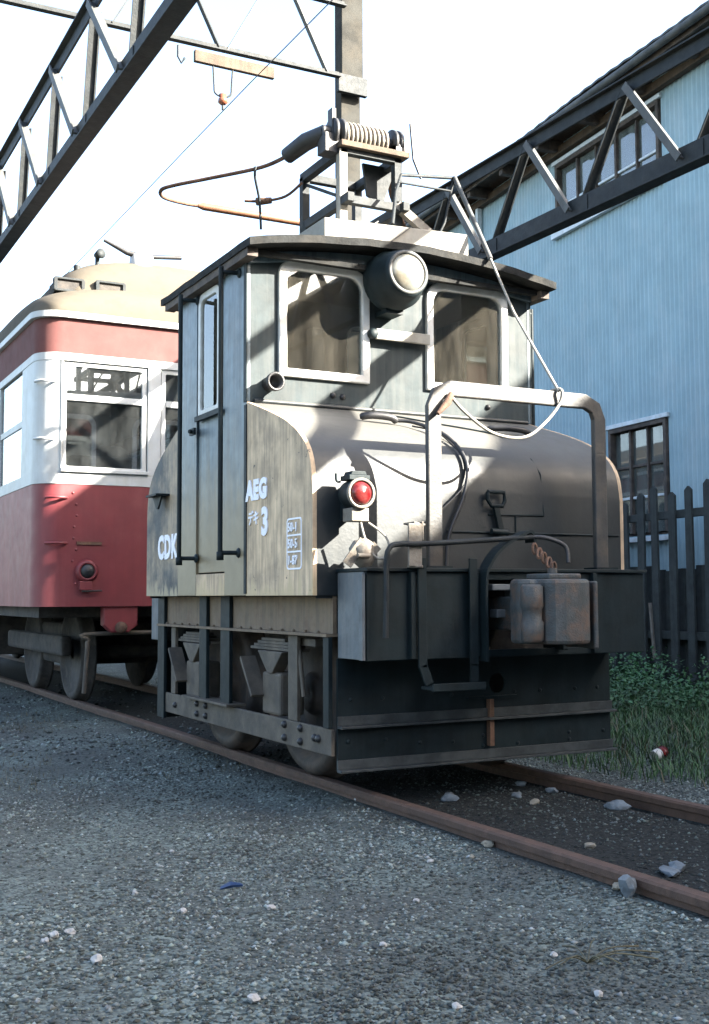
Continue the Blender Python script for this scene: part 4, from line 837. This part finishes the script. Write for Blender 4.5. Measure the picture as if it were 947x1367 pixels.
# roof with domed front
b = MB(); na, nl = 20, 26; vs = []
for j in range(nl+1):
    u = j/nl
    if u < .5: q = u/.5; yy = CY0-.03+1.3*(1-math.cos(q*PI/2)); sc = math.sin(q*PI/2)
    else: yy = CY0+1.27+(CY1-CY0-1.27)*(u-.5)/.5; sc = 1
    for i in range(na+1):
        a = PI*i/na; wx = (CW+.02)*(.80+.20*min(1, sc*1.15)**.5)
        vs.append((-wx*math.copysign(abs(math.cos(a))**.75, math.cos(a)), yy, ZP1+.05+.44*(math.sin(a)**.72)*(sc**.75)))
b.add(vs, [(j*(na+1)+i, j*(na+1)+i+1, (j+1)*(na+1)+i+1, (j+1)*(na+1)+i) for j in range(nl) for i in range(na)], True); rcroof = b.build('roof', M_roofcar, RC, recalc=False)
b = MB(); vs = []; na = 22
for yy, sc in [(9.32+.5*(1-math.cos(q*PI/2)), math.sin(q*PI/2)) for q in np.linspace(0, 1, 9)]+[(19.8, 1), (19.8, .0)]:
    for i in range(na+1):
        a = PI*i/na; vs.append((-1.06*(.86+.14*sc)*math.copysign(abs(math.cos(a))**.8, math.cos(a)), yy, 3.36+.56*(math.sin(a)**.62)*(sc**.6 if sc > 0 else 0)))
b.add(vs, [(j*(na+1)+i, j*(na+1)+i+1, (j+1)*(na+1)+i+1, (j+1)*(na+1)+i) for j in range(10) for i in range(na)], True); b.build('roof_monitor', M_roofcar, RC, recalc=False)
for x, y in ((-.98, 9.34), (-.64, 9.3)):
    b = MB(); b.plate([rrect(x-.13, x+.13, 3.48, 3.6, .02, .02, .02, .02, 3), rrect(x-.1, x+.1, 3.5, 3.58)], XZ(y), 0, .05); b.build('vent_frame', M_steel, rcroof, .004)
    MB().box((x-.1, y+.02, 3.495), (x+.1, y+.3, 3.585)).build('vent', M_dark, rcroof)
b = MB(); b.lathe((-.28, 9.62, 3.78), (0, 0, 1), [(0, .12), (.06, .11), (.17, .1), (.19, .06), (.19, 0)], 20); b.build('roof_ventilator', M_cream, rcroof)
b = MB(); b.tube([(-.3, 9.6, 3.94), (-.42, 9.6, 3.96), (-.62, 9.62, 4.05)], [.03, .025, .015], 8); b.tube([(-.2, 9.6, 3.95), (.08, 9.6, 3.98)], .02, 8); b.build('horn', M_rub, rcroof)
b = MB(); b.tube([(-.68, 9.6, 3.75), (-.68, 9.6, 3.88)], .02, 8); b.lathe((-.68, 9.58, 3.9), (.3, -1, 0), [(-.04, 0), (-.04, .02), (.05, .045), (.05, 0)], 10); b.build('roof_lamp', M_steel, rcroof); MB().tube([(-.85, 9.62, 3.68), (-.85, 9.62, 3.79)], .03, 8).build('roof_fitting', M_steel, rcroof)
# tail lamp, grab irons, plate
tl = MB().lathe((-.9, CY0+.005, 1.15), (0, -1, 0), [(0, .095), (.03, .09), (.05, .075), (.055, .06), (.03, .055)], 24).build('tail_lamp', M_red, RC)
MB().lathe((-.9, CY0-.03, 1.15), (0, -1, 0), [(0, .06), (.02, .05), (.032, .025), (.035, 0)], 20).build('lens', M_rub, tl); MB().box((-.96, CY0-.04, 1.0), (-.86, CY0+.002, 1.07)).build('lamp_bracket', M_red, tl, .004)
MB().box((-.98, CY0-.012, 1.36), (-.78, CY0+.002, 1.385)).build('lamp_iron', M_rust, RC)
b = MB(); b.tube([(-.94, CY0-.03, .99), (-.78, CY0-.03, .995)], .008, 6); b.build('hook', M_rub, RC)
for z in (1.73, 1.37): MB().tube([(-1.22, CY0+.03, z), (-1.17, CY0-.04, z), (-1.1, CY0-.04, z), (-1.06, CY0+.003, z)], .012, 6).build('grab_iron', M_red, RC)
for z in (2.66, 2.2): MB().tube([(-1.3, CY0+.12, z), (-1.27, CY0-.02, z-.01), (-1.2, CY0-.03, z-.01), (-1.16, CY0+.01, z)], .012, 6).build('grab_iron', M_cream, RC)
b = MB()
for i in range(9): dome(b, (-1.0+random.uniform(-.02, .02), CY0, 1.05+i*.09), (0, -1, 0), .012, .008)
kind(b.build('rivets', M_red, RC), 'stuff')
MB().box((-.3, CY0-.05, .6), (-.0, CY0+.1, .868)).build('coupler_pocket', M_red, RC, .02) if False else MB().prism([(-.75, .868), (-.47, .868), (-.47, .72), (-.54, .66), (-.68, .66), (-.75, .72)], XZ(CY0+.02), 0, .1).build('buffer_bracket', M_red, RC, .01)
MB().lathe((-.61, CY0+.06, .7), (0, -1, 0), [(0, .05), (.08, .045), (.1, .03), (.1, 0)], 14).build('hose_cock', M_rust, RC)
MB().tube(smooth_path([(-.88, CY0+.1, .18), (-.86, CY0+.1, .5), (-.85, CY0+.1, .6), (-.78, CY0+.1, .65), (.7, CY0+.1, .65), (.86, CY0+.1, .6), (.88, CY0+.1, .18)], 5), .018, 8).build('pilot_pipe', M_frame, RC)
MB().box((-1.2, CY0+.3, .78), (1.2, CY1-.3, .868)).build('underframe', M_dark, RC)
for yb in (10.6, 12.2, 17.0, 18.6):
    for sg in (-1, 1):
        MB().lathe((.62*sg, yb, .43), (-sg, 0, 0), [(.02, 0), (.02, .36), (0, .37), (0, .41), (.03, .43), (.1, .43), (.11, .455), (.13, .455), (.135, 0)], 28).build('wheel', M_dark, RC)
    MB().tube([(-.6, yb, .43), (.6, yb, .43)], .06, 8).build('axle', M_dark, RC)
for yb in (11.4, 17.8):
    for sg in (-1, 1): MB().box((sg*.75-.05, yb-1.2, .42), (sg*.75+.05, yb+1.2, .6)).build('bogie_frame', M_dark, RC, .03)
    MB().box((-.6, yb-.5, .3), (.6, yb+.5, .7)).build('traction_motor', M_dark, RC, .04)
MB().box((-1.1, 13.3, .3), (1.1, 16, .77)).build('equipment_box', M_dark, RC, .02)
MB().lathe((0, CY0-.45, .83), (0, 1, 0), [(0, 0), (0, .12), (.18, .14), (.22, .07), (.5, .07)], 14).build('coupler', M_coupler, RC)

# ================================================================== GRASS AND WEEDS on the fence side
def blades(name, n, fn, h, label, m, wid=.006):
    vs = []; fs = []
    for i in range(n):
        x, y = fn(); z = ground_h(x, y); a = random.uniform(0, 6.28); hh = random.uniform(*h); le = random.uniform(.3, 1.25)*hh
        ax, ay = math.cos(a), math.sin(a); px, py = -ay*wid*random.uniform(.6, 1.4), ax*wid
        k = len(vs)
        vs += [(x-px, y-py, z-.01), (x+px, y+py, z-.01), (x+px*.8+ax*le*.35, y+py*.8+ay*le*.35, z+hh*.6), (x-px*.8+ax*le*.35, y-py*.8+ay*le*.35, z+hh*.6), (x+ax*le, y+ay*le, z+hh)]
        fs += [(k, k+1, k+2, k+3), (k+3, k+2, k+4)]
    me = bpy.data.meshes.new(name); me.from_pydata(vs, [], fs); me.materials.append(m); o = bpy.data.objects.new(name, me); COL.objects.link(o); kind(o, 'stuff'); return tag(o, label, 'grass')
def leaf_mat(name, c):
    m = mat(name, c, .6, 0, .5, 3., ((c[0]*1.9, c[1]*1.4, c[2]), .5, 9.)); return m
M_gr = leaf_mat('grass blades', (.034, .085, .03)); M_lf = leaf_mat('weed leaves', (.032, .095, .036)); M_dry = leaf_mat('dry grass', (.06, .06, .034))
def reg():
    while True:
        x, y = random.uniform(.85, 5.2), random.uniform(4.2, 12)
        if x > 1.15+.35*noise.noise((y*1.2, 0, 0)) and x < 4.9+.1*(y-9) and random.random() < min(1, (x-.6)/1.6): return x, y
blades('grass', 45000, reg, (.03, .11), 'green grass growing between the rail and the picket fence', M_gr, .0035)
blades('grass', 4000, reg, (.04, .13), 'dry straw coloured grass mixed among the green', M_dry, .004)
def reg2():
    while True:
        x, y = random.uniform(-2.4, -.62), random.uniform(6.2, 10.6)
        if noise.noise((x*1.3, y*1.0, 9.)) > .12 or abs(x+.66) < .05 and random.random() < .3: return x, y
blades('grass', 1500, reg2, (.01, .035), 'sparse low grass along the rail beside the locomotive', M_dry, .0016)
# leafy weeds in front of the fence
vs = []; fs = []
for c in range(260):
    s = random.uniform(-2.6, 4); oo = random.uniform(.7, 2.2)**1.2; p0 = bp(s, oo, 0); hh = random.uniform(.15, .5)*(1.25-.25*oo); z0 = ground_h(p0.x, p0.y)
    for l in range(70):
        r = abs(random.gauss(0, .13)); a = random.uniform(0, 6.28); p = Vector((p0.x+r*math.cos(a), p0.y+r*math.sin(a), z0+hh*random.random()*(1-r*1.2)))
        d = Vector((random.gauss(0, 1), random.gauss(0, 1), random.gauss(.1, .6))).normalized(); sd = d.cross(Vector((random.gauss(0, .5), random.gauss(0, .5), 1))).normalized(); L_ = random.uniform(.022, .05)
        k = len(vs); vs += [p, p+d*L_*.5+sd*L_*.32, p+d*L_, p+d*L_*.5-sd*L_*.32]; fs.append((k, k+1, k+2, k+3))
me = bpy.data.meshes.new('weeds'); me.from_pydata([tuple(v) for v in vs], [], fs); me.materials.append(M_lf); o = bpy.data.objects.new('weeds', me); COL.objects.link(o); kind(o, 'stuff'); tag(o, 'low leafy green weeds at the foot of the picket fence', 'weeds')

# ================================================================== LOOSE STONES AND LITTER
def stone(x, y, s, m, label, group=None, fl=.65, sink=.25):
    bm = bmesh.new(); bmesh.ops.create_icosphere(bm, subdivisions=2, radius=1); sd = random.uniform(0, 99)
    for v in bm.verts:
        n_ = noise.noise(v.co*1.1+Vector((sd, 0, 0)))*.55+noise.noise(v.co*2.6+Vector((sd, 5, 0)))*.2; v.co *= 1+n_; v.co = Vector((v.co.x, v.co.y*.8, v.co.z*fl))*s
    me = bpy.data.meshes.new('stone'); bm.to_mesh(me); bm.free(); me.materials.append(m)
    o = bpy.data.objects.new('stone', me); COL.objects.link(o); o.location = (x, y, ground_h(x, y)+s*fl*(1-sink)); o.rotation_euler = (0, 0, random.uniform(0, 6))
    return tag(o, label, 'stone', group)
M_st1 = mat('pale stone', (.3, .3, .29), .8, 0, .15, 30, None, None, .3); M_st2 = mat('blue grey stone', (.1, .12, .135), .75, 0, .25, 25, None, None, .4); M_st3 = mat('buff stone', (.2, .18, .14), .85, 0, .2, 25, None, None, .4)
stone(-.625, 3.02, .034, M_st2, 'pointed blue-grey stone leaning against the open side of the near rail', None, 1.15, .15)
stone(-.25, 3.22, .045, M_st2, 'broad flat blue-grey stone just inside the near rail', None, .35)
def px_ground(u, v):
    d = fw+rt*(u-473.5)/1521.7-up*(v-683.5)/1521.7; t = (GZ-.95)/d.z; return -3.256+d.x*t, d.y*t
for u, v, s in ((362, 1216, .017), (245, 1222, .014), (575, 1150, .014), (230, 1138, .012), (128, 1292, .022), (72, 1262, .018), (95, 1256, .016), (60, 1268, .015), (556, 1206, .012), (512, 1268, .014), (740, 1276, .014), (340, 1345, .02), (476, 1077, .014), (610, 1350, .016), (800, 1330, .015), (180, 1195, .011)):
    x, y = px_ground(u, v); stone(x, y, s, M_st1, 'small pale stone lying loose on the open gravel beside the track', 'pale stones on the gravel', .6)
for u, v, s in ((850, 1196, .022), (598, 1108, .034), (675, 1137, .026), (788, 1139, .024), (715, 1080, .028), (630, 1150, .012)):
    x, y = px_ground(u, v); x += 0 if abs(abs(x)-.566) > .07 else -.08
    stone(x, y, s, M_st3, 'buff lump of ballast lying close beside the rusty rail', 'buff ballast lumps by the rail', .6)
for u, v, s in ((760, 1062, .035), (600, 1075, .045), (690, 1070, .03), (845, 1080, .028), (892, 1078, .05), (875, 1080, .03), (740, 1050, .03), (905, 1168, .04)):
    x, y = px_ground(u, v); stone(max(-.42, min(.42, x)), y, s, M_st2, 'dark ballast stone lying in the dirt between the two rails', 'ballast stones between the rails', .5)
x, y = px_ground(880, 1024); z = ground_h(x, y)
cu = thing('paper_cup', 'crushed white and red paper cup lying in the grass', 'litter', (x, y, z))
MB().lathe((x-.04, y, z+.045), (1, .2, .15), [(0, .03), (.05, .036), (.052, .034), (.01, .028), (.01, 0)], 14).build('cup', M_white, cu); MB().lathe((x+.012, y+.01, z+.055), (1, .2, .15), [(0, .037), (.04, .041), (.042, .038), (.0, .034)], 14).build('red_band', M_redlens, cu)
x, y = px_ground(309, 1186); z = ground_h(x, y)
tag(MB().add([(x-.045, y-.008, z+.004), (x-.01, y-.012, z+.012), (x+.045, y+.0, z+.006), (x+.04, y+.016, z+.01), (x, y+.012, z+.02), (x-.04, y+.006, z+.008), (x-.045, y-.008, z+.001), (x+.045, y, z+.001), (x, y+.012, z+.003)], [(0, 1, 4, 5), (1, 2, 3, 4), (0, 6, 7, 2, 1), (5, 4, 8), (4, 3, 8)]).build('plastic_scrap', mat('blue plastic', (.008, .03, .09), .4, 0, .1, 9), origin=(x, y, z)), 'small scrap of blue plastic on the open gravel', 'litter')
x, y = px_ground(785, 1285); z = ground_h(x, y)
b = MB()
for i in range(9):
    a = random.uniform(0, 6.28); l = random.uniform(.08, .22); b.tube(smooth_path([(x, y, z), (x+.4*l*math.cos(a), y+.4*l*math.sin(a), z+.03), (x+l*math.cos(a), y+l*math.sin(a), z+.02)], 4), .0022, 4)
tag(b.build('weed_tuft', M_dry, origin=(x, y, z)), 'dry weed tuft with thin stems on the open gravel', 'weed')

for o in bpy.data.objects:
    if '_b' in o: del o['_b']
